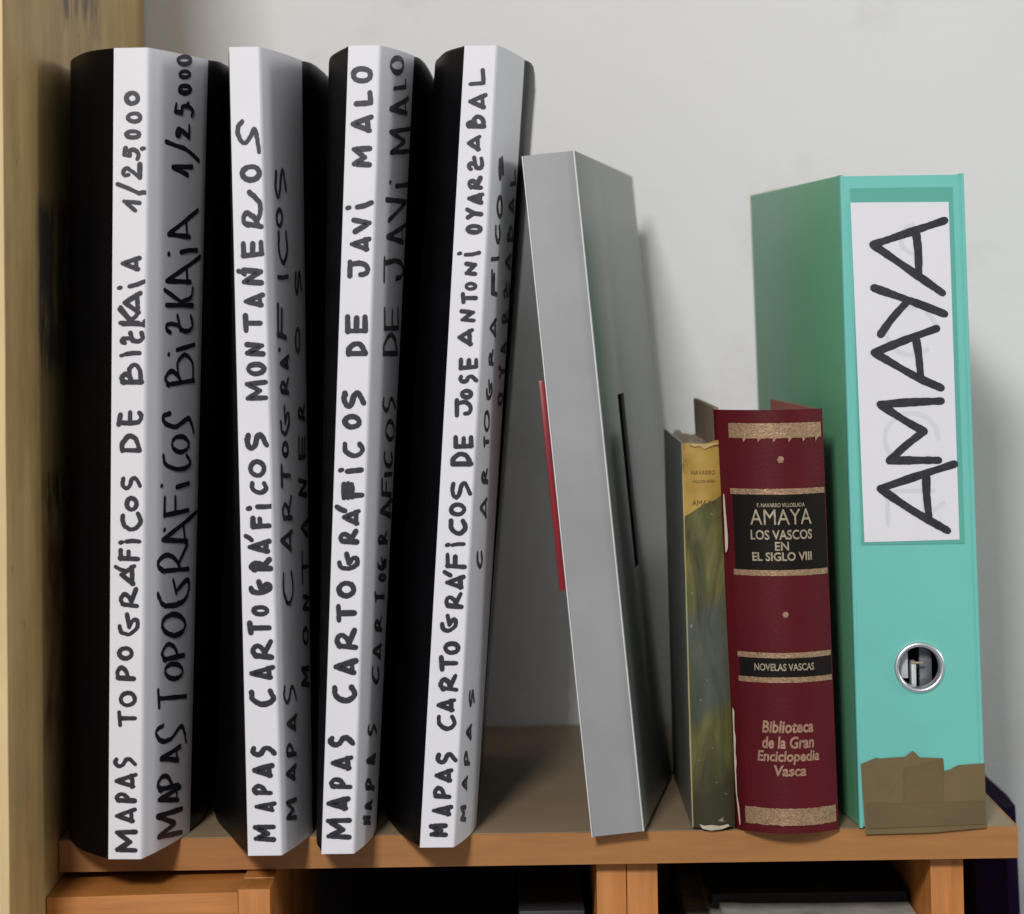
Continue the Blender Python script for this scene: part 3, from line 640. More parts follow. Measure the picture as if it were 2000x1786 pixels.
box("lower_shelf",(.068,.2032),(.042,.314),(-.110,-.098),SHADEWOOD,t,bevel=.0004)
box("lower_shelf",(-.1045,.0370),(.042,.314),(-.130,-.118),SHADEWOOD,t,bevel=.0004)
# chest at the lower left whose face stands a little forward
t=thing("low_cabinet","orange wooden cabinet at bottom left with a panel front below the shelf","cabinet",(-.17,.15,-.9))
box("corner_post",(-.1362,-.1209),(-.012,.012),(-.42,-.0172),ORANGE,t,bevel=.0005)
box("side_panel",(-.1360,-.1211),(.0124,.120),(-.42,-.0168),ORANGE,t,bevel=.0004)
box("side_panel",(-.1366,-.1213),(.1212,.330),(-.42,-.0168),ORANGE,t,bevel=.0004)
loft("front_panel",[(-.2285,-.0100),(-.1365,-.0100),(-.1365,.0700),(-.2285,.0700)],[(-.2285,-.0100),(-.1365,-.0100),(-.1365,.0700),(-.2285,.0700)],[-.42]*4,[-.0202,-.0188,-.0188,-.0202],ORANGEH,t,bevel=.0004)
# leaning pine board at the left
t=thing("pine_board","tall stained yellow pine board standing upright at the left end","board",(-.2315,.1,-.9))
nz=40
ys=[-.0955,.3515]
box("board_panel",(-.2335,-.2290),(-.0940,.3515),(-.42,.62),PINE,t,bevel=.0006)
V=[];F=[]
for j in range(61):
    z=-.42+1.04*j/60; w=.0003*noise.noise(Vector((z*22,0,3)))
    V+= [(-.2334+w*.5,-.0958,z),(-.2293+w,-.0958,z),(-.2293+w*.6,-.0942,z),(-.2334+w*.5,-.0942,z)]
for j in range(60):
    for i in range(4): a=j*4+i;b=j*4+(i+1)%4; F.append((a,b,b+4,a+4))
F+=[(0,1,2,3),(240,241,242,243)]
link("front_edge",mesh("fe",V,F),PINEEDGE,t)
# ------------------------------------------------------------------ black map cases
LAB=["black map case marked MAPAS TOPOGRÁFICOS DE BIZKAIA, against the pine board",
     "black map case marked MAPAS CARTOGRÁFICOS MONTAÑEROS, second in the row",
     "black map case marked MAPAS CARTOGRÁFICOS DE JAVI MALO, third in the row",
     "black map case marked MAPAS CARTOGRÁFICOS DE JOSE ANTONI OYARZABAL"]
for ci,c in enumerate(CASES):
    fx=(c['bl'][0][0]+c['br'][0][0])/2
    t=thing("map_case",LAB[ci],"map case",(fx,.1,0),"black map cases with white labels")
    def outline(l,r):
        L_=catmull(l,4); R_=catmull(r,4)
        return list(reversed(L_))+R_
    B=outline(c['bl'],c['br']); T=outline(c['tl'],c['tr'])
    # body, with the head and foot edges rounded by two inset rings
    k=len(B); V=[];F=[]
    cb=(sum(p[0] for p in B)/k,sum(p[1] for p in B)/k); ct=(sum(p[0] for p in T)/k,sum(p[1] for p in T)/k)
    rings=[(0,.0016),(.0006,.0005),(.0018,0)]+[(.02+(CASE_H-.04)*q/16,0) for q in range(17)]+[(CASE_H-.0018,0),(CASE_H-.0006,.0005),(CASE_H,.0016)]
    for z,ins in rings:
        v=z/CASE_H
        for i in range(k):
            x=B[i][0]+(T[i][0]-B[i][0])*v; y=B[i][1]+(T[i][1]-B[i][1])*v
            if ins:
                a=(B[i-1][0],B[i-1][1]); b=B[(i+1)%k]
                dx,dy=b[0]-a[0],b[1]-a[1]; n_=math.hypot(dx,dy) or 1
                if i==0 or i==k-1: ox,oy=0,-1
                else: ox,oy=-dy/n_,dx/n_
                # inward direction: towards the middle of the case
                cx=cb[0]+(ct[0]-cb[0])*v
                if (cx-x)*ox+(.1-y)*oy<0: ox,oy=-ox,-oy
                x+=ox*ins*.6; y+=oy*ins*.6
            else:
                x+=.00005*noise.noise(Vector((x*12,y*12,z*9+ci*5)))
            V.append((x,y,z))
    nr=len(rings)
    for j in range(nr-1):
        for i in range(k): a=j*k+i;b=j*k+(i+1)%k; F.append((a,b,b+k,a+k))
    F.append(tuple(range(k))); F.append(tuple((nr-1)*k+i for i in range(k)))
    body=link("case_body",mesh("case_body",V,F),BLACK,t,smooth=True)
    # paper wrapped round the spine and the right flank
    us=[0,.02,.25,.5,.75,.93,.97,1.0,1.03,1.07]+[1.07+.93*q/9 for q in range(1,10)]
    P=[]
    for j in range(41):
        v=j/40; v=.0006+v*.9990
        row=[]
        for u in us:
            off=.00042
            p=case_point(c,u,v,off) if u not in (1.0,) else None
            if p is None:
                a=case_point(c,.995,v,off);b=case_point(c,1.01,v,off); p=((a[0]+b[0])/2,(a[1]+b[1])/2+.00012,a[2])
            bul=.00006*noise.noise(Vector((u*1.5,v*5,ci*7.3)))
            row.append((p[0]+(bul if u>1.07 else 0),p[1]+(bul*.3 if u<=1 else 0),p[2]))
        P.append(row)
    grid("paper_label",P,PAPER,t,thick=.00022)
    for (cj,side,w,txt) in WRITING:
        if cj==ci: write(ci,side,w,txt,t)
# ------------------------------------------------------------------ grey slipcase leaning on the last map case
t=thing("grey_slipcase","grey slipcase book leaning left against the last black map case","slipcase",(.047,.14,0))
# foot and head outlines of the leaning box (front left, front right, back right, back left)
GB=[(.0342,.0116),(.0601,.0121),(.1017,.2921),(.0757,.2921)]
GT=[(.0050,.0116),(.0313,.0121),(.0729,.2921),(.0469,.2921)]
GZB=[0.0002,.0026,.0026,.0002]; GZT=[.3344,.3368,.3376,.3352]
def gp(a,b,v):   # a across 0..1, b depth 0..1, v height 0..1
    def q(O,Z):
        x=(O[0][0]*(1-a)+O[1][0]*a)*(1-b)+(O[3][0]*(1-a)+O[2][0]*a)*b
        y=(O[0][1]*(1-a)+O[1][1]*a)*(1-b)+(O[3][1]*(1-a)+O[2][1]*a)*b
        z=(Z[0]*(1-a)+Z[1]*a)*(1-b)+(Z[3]*(1-a)+Z[2]*a)*b
        return Vector((x,y,z))
    return q(GB,GZB).lerp(q(GT,GZT),v)
def gbox(name,a,b,v,m,bevel=.0003,parent=None):
    V=[gp(a[i],b[j],v[k]) for k in (0,1) for j in (0,1) for i in (0,1)]
    F=[(0,1,3,2),(4,5,7,6),(0,1,5,4),(2,3,7,6),(0,2,6,4),(1,3,7,5)]
    return link(name,mesh(name,V,F),m,parent or t,bevel=bevel)
gbox("spine",(.030,.970),(.0035,.05),(.0,1.0),GREY,.0002)
gbox("spine_edge",(.004,.028),(.0,.012),(.0,.9995),GREYEDGE,.0002)
gbox("spine_edge",(.972,.996),(.0,.012),(.0,.9995),GREYEDGE,.0002)
gbox("left_cover",(0,.075),(.0125,1),(.0,1.0),GREYSIDE,.0004)
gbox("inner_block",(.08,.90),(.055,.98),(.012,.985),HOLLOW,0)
# right cover with a long finger slot through it
def slotted():
    b0,b1,v0,v1=.285,.39,.358,.630
    bs=[.0125,b0,b1,1]; vs=[0,v0,v1,1]; V=[];F=[];idx={}
    for s,a in ((0,1.0),(1,.925)):
        for j,v in enumerate(vs):
            for i,b in enumerate(bs): idx[s,i,j]=len(V); V.append(gp(a,b,v))
    for j in range(3):
        for i in range(3):
            if i==1 and j==1: continue
            for s in (0,1): F.append((idx[s,i,j],idx[s,i+1,j],idx[s,i+1,j+1],idx[s,i,j+1]))
    for i in range(3): F.append((idx[0,i,0],idx[0,i+1,0],idx[1,i+1,0],idx[1,i,0])); F.append((idx[0,i,3],idx[0,i+1,3],idx[1,i+1,3],idx[1,i,3]))
    for j in range(3): F.append((idx[0,0,j],idx[0,0,j+1],idx[1,0,j+1],idx[1,0,j])); F.append((idx[0,3,j],idx[0,3,j+1],idx[1,3,j+1],idx[1,3,j]))
    for a,b in (((1,1),(2,1)),((2,1),(2,2)),((2,2),(1,2)),((1,2),(1,1))): F.append((idx[0,*a],idx[0,*b],idx[1,*b],idx[1,*a]))
    return link("right_cover",mesh("right_cover",V,F),GREYSIDE,t,bevel=.0002)
slotted()
gbox("red_tab",(-.125,-.002),(.004,.30),(.360,.669),REDP,.0008)
# ------------------------------------------------------------------ thin old book with the yellow title
t=thing("old_thin_book","thin worn book with yellow and olive painted spine left of the maroon book","book",(.0845,.09,0))
YB=.0256
def arc(xl,xr,y0,bul,n=10,sk=0.):
    return [(xl+(xr-xl)*i/n, y0-bul*(1-(2*i/n-1)**2)+sk*i/n) for i in range(n+1)]
YBot=arc(.0846,.1060,YB+.001,.0028); YTop=arc(.0825,.1030,YB+.001,.0028)
yzt=.1910
def patchgrid(Ab,At,z0,z1,H,off,n=2,u0=0,u1=1,m_=12,zf0=None,zf1=None):
    P=[]
    for j in range(n+1):
        row=[]
        for i in range(m_+1):
            u=u0+(u1-u0)*i/m_
            za=z0 if zf0 is None else z0+zf0(u); zb_=z1 if zf1 is None else z1+zf1(u)
            z=za+(zb_-za)*j/n; v=z/H
            b=at_len(Ab,u); q=at_len(At,u); row.append((b[0]+(q[0]-b[0])*v, b[1]+(q[1]-b[1])*v-off, z))
        P.append(row)
    return P
JK=jacket(); blot(JK,(.34,.33,.26),.66,.71,170,seed=2.2); blot(JK,(.025,.024,.012),.60,.70,60,(1,1,.5),seed=5.2); blot(JK,(.36,.26,.10),.64,.70,24,seed=9.2)
P=patchgrid(YBot,YTop,.0012,yzt,.192,0,n=50,m_=14,zf1=lambda u:.0006*math.sin(u*9)+.0016*u-.0006 if u<1 else .001,zf0=lambda u:-.0006+.002*abs(u-.5))
rnd=random.Random(5)
for row in P:
    for i,p in enumerate(row): row[i]=(p[0]+.00018*noise.noise(Vector((p[0]*90,2,p[2]*60))),p[1]+.0002*noise.noise(Vector((p[0]*120,7,p[2]*50))),p[2])
sp=grid("painted_spine",P,JK,t,thick=.0009)
loft("left_cover",[(.0846,YB+.002),(.0857,YB+.002),(.0857,.172),(.0843,.172)],[(.0825,YB+.002),(.0836,YB+.002),(.0836,.172),(.0823,.172)],.0005,.1912,OLDGREY,t,bevel=.0003)
loft("right_cover",[(.1049,YB+.002),(.1060,YB+.002),(.1056,.172),(.1045,.172)],[(.1019,YB+.002),(.1030,YB+.002),(.1026,.172),(.1015,.172)],.0005,.1905,KRAFT,t,bevel=.0003)
# uneven page block
xs=[.0859+(.1047-.0859)*i/12 for i in range(13)]
for q in range(1):
    V=[];F=[]
    ny=8
    for i in range(13):
        for j in range(ny+1):
            y=.0285+(.168-.0285)*j/ny; x=xs[i]
            z=.1885+.0012*noise.noise(Vector((i*1.7,j*.9,3)))+(.0022 if i in (3,4) else 0)
            V.append((x-.0022,y,z))
    o=len(V)
    V+=[(xs[i],.0285+(.168-.0285)*j/ny,.002) for i in range(13) for j in range(ny+1)]
    w=ny+1
    for i in range(12):
        for j in range(ny): a=i*w+j; F.append((a,a+1,a+1+w,a+w)); F.append((a+o,a+1+o,a+1+w+o,a+w+o))
    for i in range(12):
        for j in (0,ny): a=i*w+j; F.append((a,a+w,a+w+o,a+o))
    for j in range(ny):
        for i in (0,12): a=i*w+j; F.append((a,a+1,a+1+o,a+o))
    link("page_block",mesh("page_block",V,F),PAGES,t)
def shred(name,pts,y,m,parent,th=.0004):
    n_=len(pts); V=[(p[0],y+.0001*math.sin(i*2.1),p[1]) for i,p in enumerate(pts)]+[(p[0],y+th,p[1]) for p in pts]
    F=[tuple(range(n_)),tuple(range(n_,2*n_))]+[(i,(i+1)%n_,(i+1)%n_+n_,i+n_) for i in range(n_)]
    return link(name,mesh(name,V,F),m,parent)
shred("torn_strip",[(.1024,.1662),(.1030,.1655),(.1033,.160),(.1039,.152),(.1044,.1445),(.1042,.1395),(.1035,.1372),(.1030,.1375),(.1028,.150),(.1024,.160)],.0205,TORN,t)
shred("torn_strip",[(.1052,.0610),(.1060,.0590),(.1059,.0500),(.1065,.0460),(.1063,.0390),(.1067,.0340),(.1064,.0300),(.1067,.0180),(.1076,.0120),(.1081,.0040),(.1077,.0030),(.1070,.0100),(.1061,.0200),(.1056,.0340),(.1054,.0480),(.1052,.0560)],.0212,TORN,t)
shred("torn_strip",[(.0880,.0036),(.0905,.0028),(.0940,.0032),(.0980,.0026),(.1020,.0034),(.1030,.0026),(.0990,.0010),(.0935,.0004),(.0895,.0014)],.0226,TORN,t)
shred("torn_strip",[(.0861,.1905),(.0885,.1893),(.0915,.1897),(.0935,.1880),(.0965,.1893),(.1005,.1906),(.1010,.1912),(.0960,.1907),(.0900,.1909)],.0229,FADED,t)
# ------------------------------------------------------------------ print on curved spines
def text_part(name,s,cu,zc,width,height,Ab,At,H,off,m,parent,bold=.02,shear=0.,span=None):
    """flat lettering laid on a spine: cu centre (0..1 across), zc centre height, width/height in metres"""
    cv=bpy.data.curves.new(name,'FONT'); cv.body=s; cv.size=1; cv.offset=bold; cv.shear=shear; cv.align_x='CENTER'; cv.resolution_u=3
    tmp=bpy.data.objects.new("tmp",cv); COL.objects.link(tmp)
    dg=bpy.context.evaluated_depsgraph_get(); me=bpy.data.meshes.new_from_object(tmp.evaluated_get(dg)); bpy.data.objects.remove(tmp)
    xs_=[v.co.x for v in me.vertices]; ys_=[v.co.y for v in me.vertices]
    x0,x1,y0,y1=min(xs_),max(xs_),min(ys_),max(ys_)
    L=sum(math.hypot(b[0]-a[0],b[1]-a[1]) for a,b in zip(Ab,Ab[1:]))
    for v in me.vertices:
        u=cu+((v.co.x-x0)/(x1-x0)-.5)*width/L; z=zc+((v.co.y-y0)/(y1-y0)-.5)*height; k=z/H
        b=at_len(Ab,u); q=at_len(At,u)
        v.co=(b[0]+(q[0]-b[0])*k, b[1]+(q[1]-b[1])*k-off, z)
    me.materials.clear()
    return link(name,me,m,parent)
DKINK=mat("faded_brown_ink",(.10,.055,.018),.6,var=.3,scale=400)
text_part("title_print","AMAYA",.50,.1615,.0125,.0026,YBot,YTop,.192,.0004,DKINK,t,bold=.0)
text_part("title_print","NAVARRO",.50,.1765,.0125,.0022,YBot,YTop,.192,.0004,DKINK,t,bold=.0)
text_part("title_print","VILLOSLADA",.50,.1722,.0115,.0013,YBot,YTop,.192,.0004,DKINK,t,bold=.0)
# ------------------------------------------------------------------ maroon book
t=thing("maroon_book","thick maroon book with gold bands and black title panels, AMAYA","book",(.13,.09,0))
RH=.2075
RB=arc(.1100,.1565,.0215,.0105,20); RT=arc(.1045,.1523,.0215,.0100,20)
def shell(A,th): return A+[(x,y+th) for x,y in reversed(A)]
jb=[(.1062,.0295),(.1070,.0262),(.1083,.0246),(.1094,.0232)]; jt=[(.0990,.0295),(.0998,.0262),(.1013,.0246),(.1030,.0232)]
full_b=jb+RB; full_t=jt+RT
loft("spine_cover",shell(full_b,.0016),shell(full_t,.0016),.0006,RH,MAROON,t,n=12,smooth=True)
loft("left_board",[(.1062,.0297),(.1090,.0297),(.1078,.160),(.1052,.160)],[(.0990,.0297),(.1015,.0297),(.1005,.160),(.0982,.160)],.0004,.2085,KRAFT,t,bevel=.0004)
loft("right_board",[(.1535,.0245),(.1563,.0245),(.1500,.160),(.1472,.160)],[(.1497,.0245),(.1523,.0245),(.1448,.160),(.1420,.160)],.0004,.2062,MAROON,t,bevel=.0004)
loft("endpaper",[(.1528,.0300),(.1534,.0300),(.1471,.156),(.1465,.156)],[(.1488,.0300),(.1496,.0300),(.1419,.156),(.1400,.156)],.004,.2074,PINK,t)
loft("page_block",[(.1092,.027),(.1527,.027),(.1464,.155),(.1080,.155)],[(.1018,.027),(.1487,.027),(.1408,.155),(.1007,.155)],.003,.1995,PAGES,t)
def band(name,z0,z1,m,u0=.0,u1=.985,off=.0003,teeth=None,n=2,wob=0):
    f=(lambda u: wob*noise.noise(Vector((u*40,z0*100,0)))) if wob else None
    g=(lambda u: wob*noise.noise(Vector((u*40,z1*100,5)))) if wob else None
    return grid(name,patchgrid(RB,RT,z0,z1,RH,off,n=n,u0=u0,u1=u1,m_=40 if wob else 16,zf0=f,zf1=g),m,t,thick=.00025)
b1=band("gold_band",.1936,.2010,GOLD,.02,.97,wob=.00025)
b2=band("gold_band",.0046,.0128,GOLD,.02,.97,wob=.0004)
for z0,z1 in ((.1660,.1688),(.1262,.1290),(.0860,.0886),(.0740,.0766)): band("gold_line",z0,z1,GOLD,.01,.985,wob=.00012)
pn=band("title_panel",.1291,.1659,BLKPANEL,.03,.985,off=.00028); p2=band("title_panel",.0767,.0859,BLKPANEL,.03,.985,off=.00028)
for k in range(6):       # little tooled teeth hanging from the upper band
    u=.18+k*.145
    pts=[(u-.012,.1938),(u+.030,.1938),(u-.010,.1916)]
    V=[]
    for uu,z in pts:
        b=at_len(RB,uu);q=at_len(RT,uu);v=z/RH; V.append((b[0]+(q[0]-b[0])*v,b[1]+(q[1]-b[1])*v-.0006,z))
    link("gold_tooth",mesh("gt",V+[(a,b+.0003,c) for a,b,c in V],[(0,1,2),(3,4,5),(0,1,4,3),(1,2,5,4),(0,2,5,3)]),GOLD3,b1)
def rtext(s,x0,x1,y0,y1,m,bold=.02,shear=0.,parent=None,off=.0007):
    L=.0485; x0-=.015*((y0+y1)/2-425)-2.6; x1-=.015*((y0+y1)/2-425)-2.6; zc=.26-((y0+y1)/2-593)*.000253; h=(y1-y0)*.000253; v=zc/RH
    xl=RB[0][0]+(RT[0][0]-RB[0][0])*v; xr=RB[-1][0]+(RT[-1][0]-RB[-1][0])*v
    xc=((x0+x1)/2-1002.6)*.0002525; w=(x1-x0)*.0002525
    return text_part("lettering",s,(xc-xl)/(xr-xl),zc,w,h,RB,RT,RH,off,m,parent or t,bold,shear)
rtext("F. NAVARRO VILLOSLADA",1476,1571,981,989,GOLD2,.015,parent=pn)
rtext("AMAYA",1462,1586,993,1023,GOLD2,.0,parent=pn)
rtext("LOS VASCOS",1463,1587,1033,1052,GOLD2,.02,parent=pn)
rtext("EN",1511,1538,1056,1073,GOLD2,.02,parent=pn)
rtext("EL SIGLO VIII",1466,1586,1076,1093,GOLD2,.025,parent=pn)
rtext("NOVELAS VASCAS",1469,1590,1291,1305,GOLD2,.02,parent=p2)
rtext("Biblioteca",1484,1587,1401,1425,GOLD3,.03,.15,off=.0003)
rtext("de la Gran",1484,1588,1431,1455,GOLD3,.03,.15,off=.0003)
rtext("Enciclopedia",1474,1600,1459,1486,GOLD3,.03,.15,off=.0003)
rtext("Vasca",1508,1571,1487,1508,GOLD3,.03,.15,off=.0003)
for x,y,r in ((1522,897,.0017),(1531,1197,.0015)):
    x-=.015*(y-425)-2.6; z=.26-(y-593)*.000253; v=z/RH; xl=RB[0][0]+(RT[0][0]-RB[0][0])*v; xr=RB[-1][0]+(RT[-1][0]-RB[-1][0])*v
    u=((x-1002.6)*.0002525-xl)/(xr-xl); b=at_len(RB,u);q=at_len(RT,u); cx=b[0]+(q[0]-b[0])*v; cy=b[1]+(q[1]-b[1])*v-.0003
    V=[(cx+r*(1+.15*math.sin(i*3.3))*math.cos(i*math.tau/12),cy,z+r*(1+.15*math.sin(i*3.3))*math.sin(i*math.tau/12)) for i in range(12)]; V+=[(a,b_+.0003,c_) for a,b_,c_ in V]
    link("gold_star",mesh("gs",V,[tuple(range(12)),tuple(range(12,24))]+[(i,(i+1)%12,(i+1)%12+12,i+12) for i in range(12)]),GOLD3,t)
# ------------------------------------------------------------------ aqua lever-arch binder
t=thing("lever_arch_binder","aqua and green lever arch binder with AMAYA on a white label","binder",(.197,.14,0))
BY=.024; BH=.3232
def bx(a,v): # a 0..1 across the spine
    l=.1670+(.1634-.1670)*v; r=.2297+(.2254-.2297)*v; return l+(r-l)*a
HC=(.1983,.0788); HR=.0117
def plate(name,y0,y1,a0,a1,z0,z1,m,hole=True,r=HR,parent=None,bevel=0):
    bm=bmesh.new()
    co=[(bx(a0,z0/BH),z0),(bx(a1,z0/BH),z0),(bx(a1,z1/BH),z1),(bx(a0,z1/BH),z1)]
    # subdivide the outline for even triangles
    pts=[]
    for i in range(4):
        a=co[i];b=co[(i+1)%4]; n_=12 if i%2 else 4
        for k in range(n_): pts.append((a[0]+(b[0]-a[0])*k/n_,a[1]+(b[1]-a[1])*k/n_))
    vs=[bm.verts.new((x,y0,z)) for x,z in pts]; es=[bm.edges.new((vs[i],vs[(i+1)%len(vs)])) for i in range(len(vs))]
    if hole:
        hv=[bm.verts.new((HC[0]+r*math.cos(i*math.tau/48),y0,HC[1]+r*math.sin(i*math.tau/48))) for i in range(48)]
        es+=[bm.edges.new((hv[i],hv[(i+1)%48])) for i in range(48)]
    res=bmesh.ops.triangle_fill(bm,edges=es,use_beauty=True,use_dissolve=False)
    fs=[f for f in bm.faces]
    ext=bmesh.ops.extrude_face_region(bm,geom=fs); 
    for e in ext['geom']:
        if isinstance(e,bmesh.types.BMVert): e.co.y=y1
    bmesh.ops.recalc_face_normals(bm,faces=bm.faces)
    me=bpy.data.meshes.new(name); bm.to_mesh(me); bm.free()
    return link(name,me,m,parent or t)
plate("spine",BY,BY+.0022,.012,.990,.0012,BH-.0006,AQUA)
# rounded plastic hinges along both edges of the spine
for a,s,nm in ((.0,1,'a'),(1.0,-1,'b')):
    Bp=[];Tp=[]
    for L_,v in ((Bp,0),(Tp,1)):
        x=bx(a,v)
        for i in range(7):
            th=math.pi/2*i/6
            L_.append((x+s*(.0011-.0011*math.sin(th))+0,BY-.0004+.0011-.0011*math.cos(th)))
        L_.append((x,BY+.006)); L_.append((x+s*.0018,BY+.006)); L_.append((x+s*.0018,BY-.0004))
        # order: front to side
    loft("hinge_edge",Bp,Tp,.0004,BH,AQUA,t,smooth=True)
# covers: the left one swings back a little to the left
loft("left_cover",[(.1670,BY+.0062),(.1692,BY+.0062),(.1482,.2495),(.1460,.2495)],[(.1634,BY+.0062),(.1656,BY+.0062),(.1420,.2495),(.1397,.2495)],.0006,BH,GREEN,t,bevel=.0005)
loft("right_cover",[(.2275,BY+.0062),(.2297,BY+.0062),(.2200,.2495),(.2178,.2495)],[(.2232,BY+.0062),(.2254,BY+.0062),(.2150,.2495),(.2128,.2495)],.0006,BH,GREEN,t,bevel=.0005)
loft("paper_stack",[(.173,.070),(.222,.070),(.2140,.245),(.156,.245)],[(.170,.070),(.218,.070),(.2100,.245),(.150,.245)],.004,.300,MAG,t)
# white film pocket and label
plate("label_pocket",BY-.0004,BY-.0001,.085,.905,.1395,.3165,POCKET,hole=False)
LBL=[(.1722,.1409),(.2193,.1415),(.2174,.3090),(.1686,.3094)]
def flat(name,pts,y,m,parent,th=.0003): return shred(name,pts,y,m,parent,th)
lab=flat("paper_label",LBL,BY-.0008,PAPER,t)
ST=[[(0.1794, 0.2883), (0.2152, 0.2998)], [(0.1794, 0.2883), (0.2011, 0.2727), (0.2135, 0.2637)], [(0.2009, 0.2935), (0.2017, 0.2847), (0.2018, 0.2743)], [(0.1794, 0.2668), (0.1976, 0.26), (0.2143, 0.2533)], [(0.1952, 0.2592), (0.1879, 0.2513), (0.1823, 0.2438)], [(0.1788, 0.2347), (0.1949, 0.2409), (0.2101, 0.2462)], [(0.1788, 0.2347), (0.1985, 0.2229), (0.2117, 0.2167)], [(0.1998, 0.2408), (0.2009, 0.2328), (0.2017, 0.2224)], [(0.2117, 0.2102), (0.1962, 0.2098), (0.1813, 0.209)], [(0.1813, 0.209), (0.1921, 0.2016), (0.2027, 0.1953)], [(0.2027, 0.1953), (0.1933, 0.1882), (0.1854, 0.1811)], [(0.1862, 0.1811), (0.1956, 0.1811), (0.2098, 0.1809)], [(0.2175, 0.1789), (0.2005, 0.1737), (0.1804, 0.1673)], [(0.1804, 0.1673), (0.1961, 0.1564), (0.2136, 0.146)], [(0.2034, 0.1726), (0.2034, 0.1642), (0.2043, 0.1533)]]
GHOST=mat("show_through",(.70,.695,.72),.6,var=.03,scale=90)
V=[];F=[];lf=[]; rnd=random.Random(8)
for cx,cz,rx,rz in ((.1965,.192,.0135,.0125),(.203,.2905,.010,.008),(.1975,.245,.0125,.012)):
    ribbon([(cx+rx*math.cos(a*.45),cz+rz*math.sin(a*.45)) for a in range(13)],.0024,V,F,.00001,lf,rnd)
ribbon([(.184,.149),(.184,.166),(.207,.166)],.002,V,F,.00002,lf,rnd); ribbon([(.205,.155),(.212,.160)],.002,V,F,.00002,lf,rnd)
me=bpy.data.meshes.new("faint_marks"); me.from_pydata([(a,BY-.00085-l*.5,b) for (a,b),l in zip(V,lf)],[],F); link("faint_marks",me,GHOST,lab)
V=[];F=[];lf=[]; rnd=random.Random(3)
for k,s in enumerate(ST): ribbon(catmull(s,5) if len(s)>2 else s,.0039,V,F,.00006*(k%3)+.00004,lf,rnd)
me=bpy.data.meshes.new("handwriting"); me.from_pydata([(a,BY-.00095-l,b) for (a,b),l in zip(V,lf)],[],F); link("handwriting",me,INK,lab)
# finger ring
V=[];F=[];n1=64;prof=[(HR-.0018,.0040)]+[(HR-.0003-.0014*math.cos(q*math.pi/10),-.0017*math.sin(q*math.pi/10)) for q in range(11)]
for i in range(n1):
    th=i*math.tau/n1
    for r,y in prof: V.append((HC[0]+r*math.cos(th),BY+y,HC[1]+r*math.sin(th)))
k=len(prof)
for i in range(n1):
    for j in range(k-1): a=i*k+j;b=((i+1)%n1)*k+j; F.append((a,b,b+1,a+1))
link("finger_ring",mesh("ring",V,F),CHROME,t,smooth=True)
# what the hole shows: lever parts
box("lever_plate",(.1896,.1937),(.031,.033),(.0725,.0885),PLATE,t,bevel=.0003)
box("lever_plate",(.1952,.1976),(.030,.040),(.0655,.0808),PLATE,t,bevel=.0003)
box("lever_pin",(.1950,.2010),(.0292,.0302),(.0798,.0808),GOLD2,t,bevel=.0002)
box("lever_body",(.2000,.2065),(.036,.050),(.060,.095),STEEL,t,bevel=.001)
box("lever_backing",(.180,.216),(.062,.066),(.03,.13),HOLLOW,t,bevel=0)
# brown parcel tape round the foot
TP=[(0.1681, 0.0318), (0.1759, 0.0348), (0.1776, 0.0344), (0.1904, 0.0351), (0.1918, 0.0365), (0.1939, 0.0379), (0.1956, 0.0367), (0.1973, 0.0347), (0.2089, 0.0341), (0.2093, 0.0278), (0.2126, 0.0286), (0.2161, 0.0305), (0.2229, 0.031), (0.2294, 0.0313), (0.2295, -0.0002), (0.2017, -0.0023), (0.1698, -0.0027)]
n_=len(TP)
tp=flat("packing_tape",TP,BY-.0009,TAPE,t,.0003)
flat("packing_tape",[(.1893,.0020),(.2089,.0012),(.2090,.0280),(.2086,.0338),(.1894,.0296)],BY-.0012,TAPE2,t,.00025)
flat("packing_tape",[(.1716,.0002),(.2293,.0016),(.2292,.0128),(.2110,.0126),(.1900,.0120),(.1716,.0128)],BY-.0015,TAPE2,t,.00025)
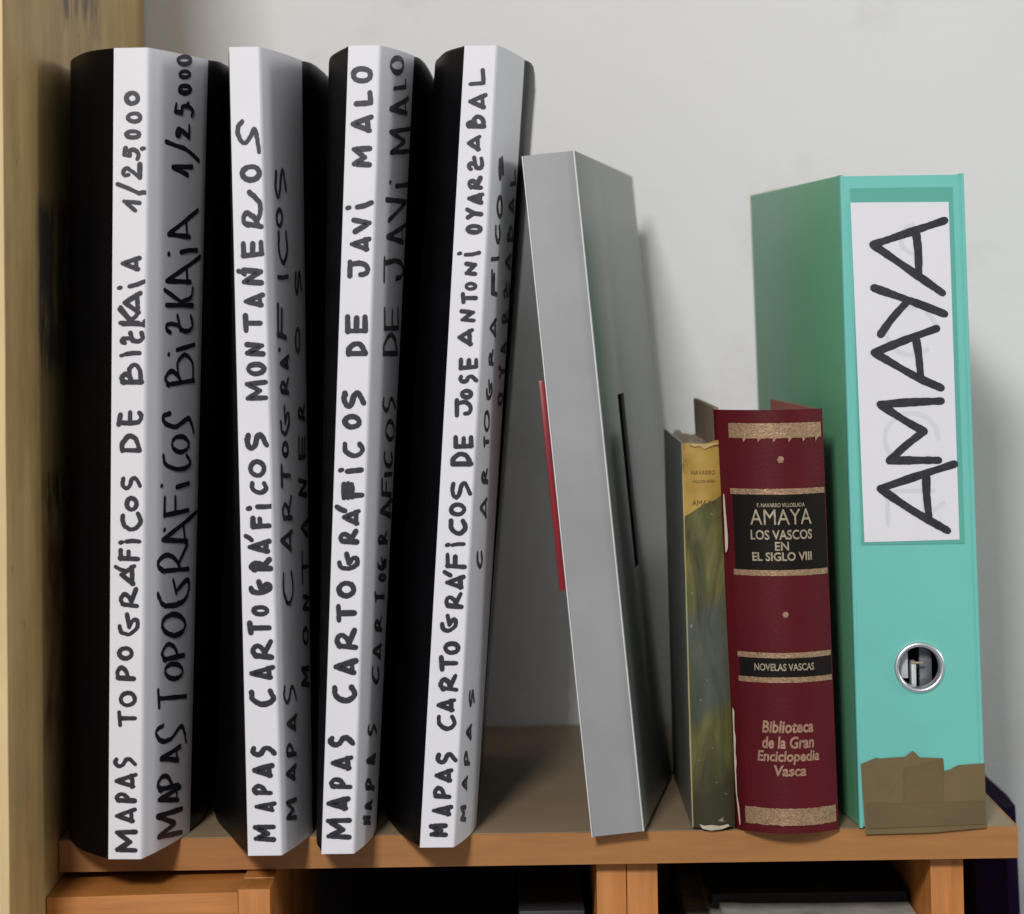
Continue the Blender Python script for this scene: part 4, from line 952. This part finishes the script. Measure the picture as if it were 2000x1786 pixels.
# ------------------------------------------------------------------ things around and below
t=thing("purple_bag","dark purple cloth case standing behind the right end of the shelf","bag",(.262,.26,-.42))
Pb=[(.2495,.150),(.2700,.1465),(.2790,.152),(.2800,.200),(.2760,.330),(.2495,.330)]
Pt=[(.2490,.170),(.2660,.1665),(.2730,.172),(.2738,.205),(.2720,.330),(.2490,.330)]
loft("bag_body",Pb,Pt,-.42,-.0190,PURPLE,t,n=10,bevel=0,smooth=True,wob=.001)
t=thing("magazine_stack","stack of worn grey magazines in the right-hand bay under the shelf","magazines",(.15,.17,-.098))
rnd=random.Random(11)
for k in range(9):
    x0=.0860+rnd.uniform(-.003,.006); z=-.098+k*.0049
    if k>6: x0+=.014
    V=[];F=[]
    xr=.2020-rnd.uniform(0,.001); y0=.060+rnd.uniform(0,.008)
    nx=14
    for i in range(nx+1):
        x=x0+(xr-x0)*i/nx
        cu=.0022*math.exp(-((x-x0)/.02))*rnd.uniform(.4,1)
        for (y,dz) in ((y0+rnd.uniform(-.0006,.0006),0),(.29,0)):
            V.append((x,y,z+.0001)); V.append((x,y,z+.0049+cu*(1 if k>5 else .3)))
    for i in range(nx):
        a=i*4
        F+=[(a,a+4,a+5,a+1),(a+2,a+6,a+7,a+3),(a+1,a+5,a+7,a+3),(a,a+4,a+6,a+2)]
    F+=[(0,1,3,2),(nx*4,nx*4+1,nx*4+3,nx*4+2)]
    link("magazine",mesh("mag",V,F),MAG,t)
t=thing("bay_shade_slab","added flat black slab for the deep shade above the grey magazines","folder",(.15,.18,-.05))  # black slab added to stand in for deep shade over the stack
box("shade_slab",(.0990,.2015),(.100,.295),(-.0545,-.0480),HOLLOW,t,bevel=.001)
t=thing("brown_box","brown cardboard box at the left of the right-hand bay","box",(.082,.2,-.098))
box("box_body",(.0690,.0830),(.200,.30),(-.0975,-.0185),mat("brown_card",(.10,.045,.022),.8),t,bevel=.0006)
t=thing("dark_folder_stack","dark folders lying in the bay between the cabinet and the uprights","folders",(0,.17,-.118))
for k in range(4):
    box("folder",(-.0050+.003*(k%2),.0350-.001*k),(.075+.004*(k%3),.29),(-.1178+k*.0172,-.1178+k*.0172+.0165),mat("dark_folder_%d"%k,(.035,.033,.036) if k%2 else (.012,.010,.011),.5),t,bevel=.0012)
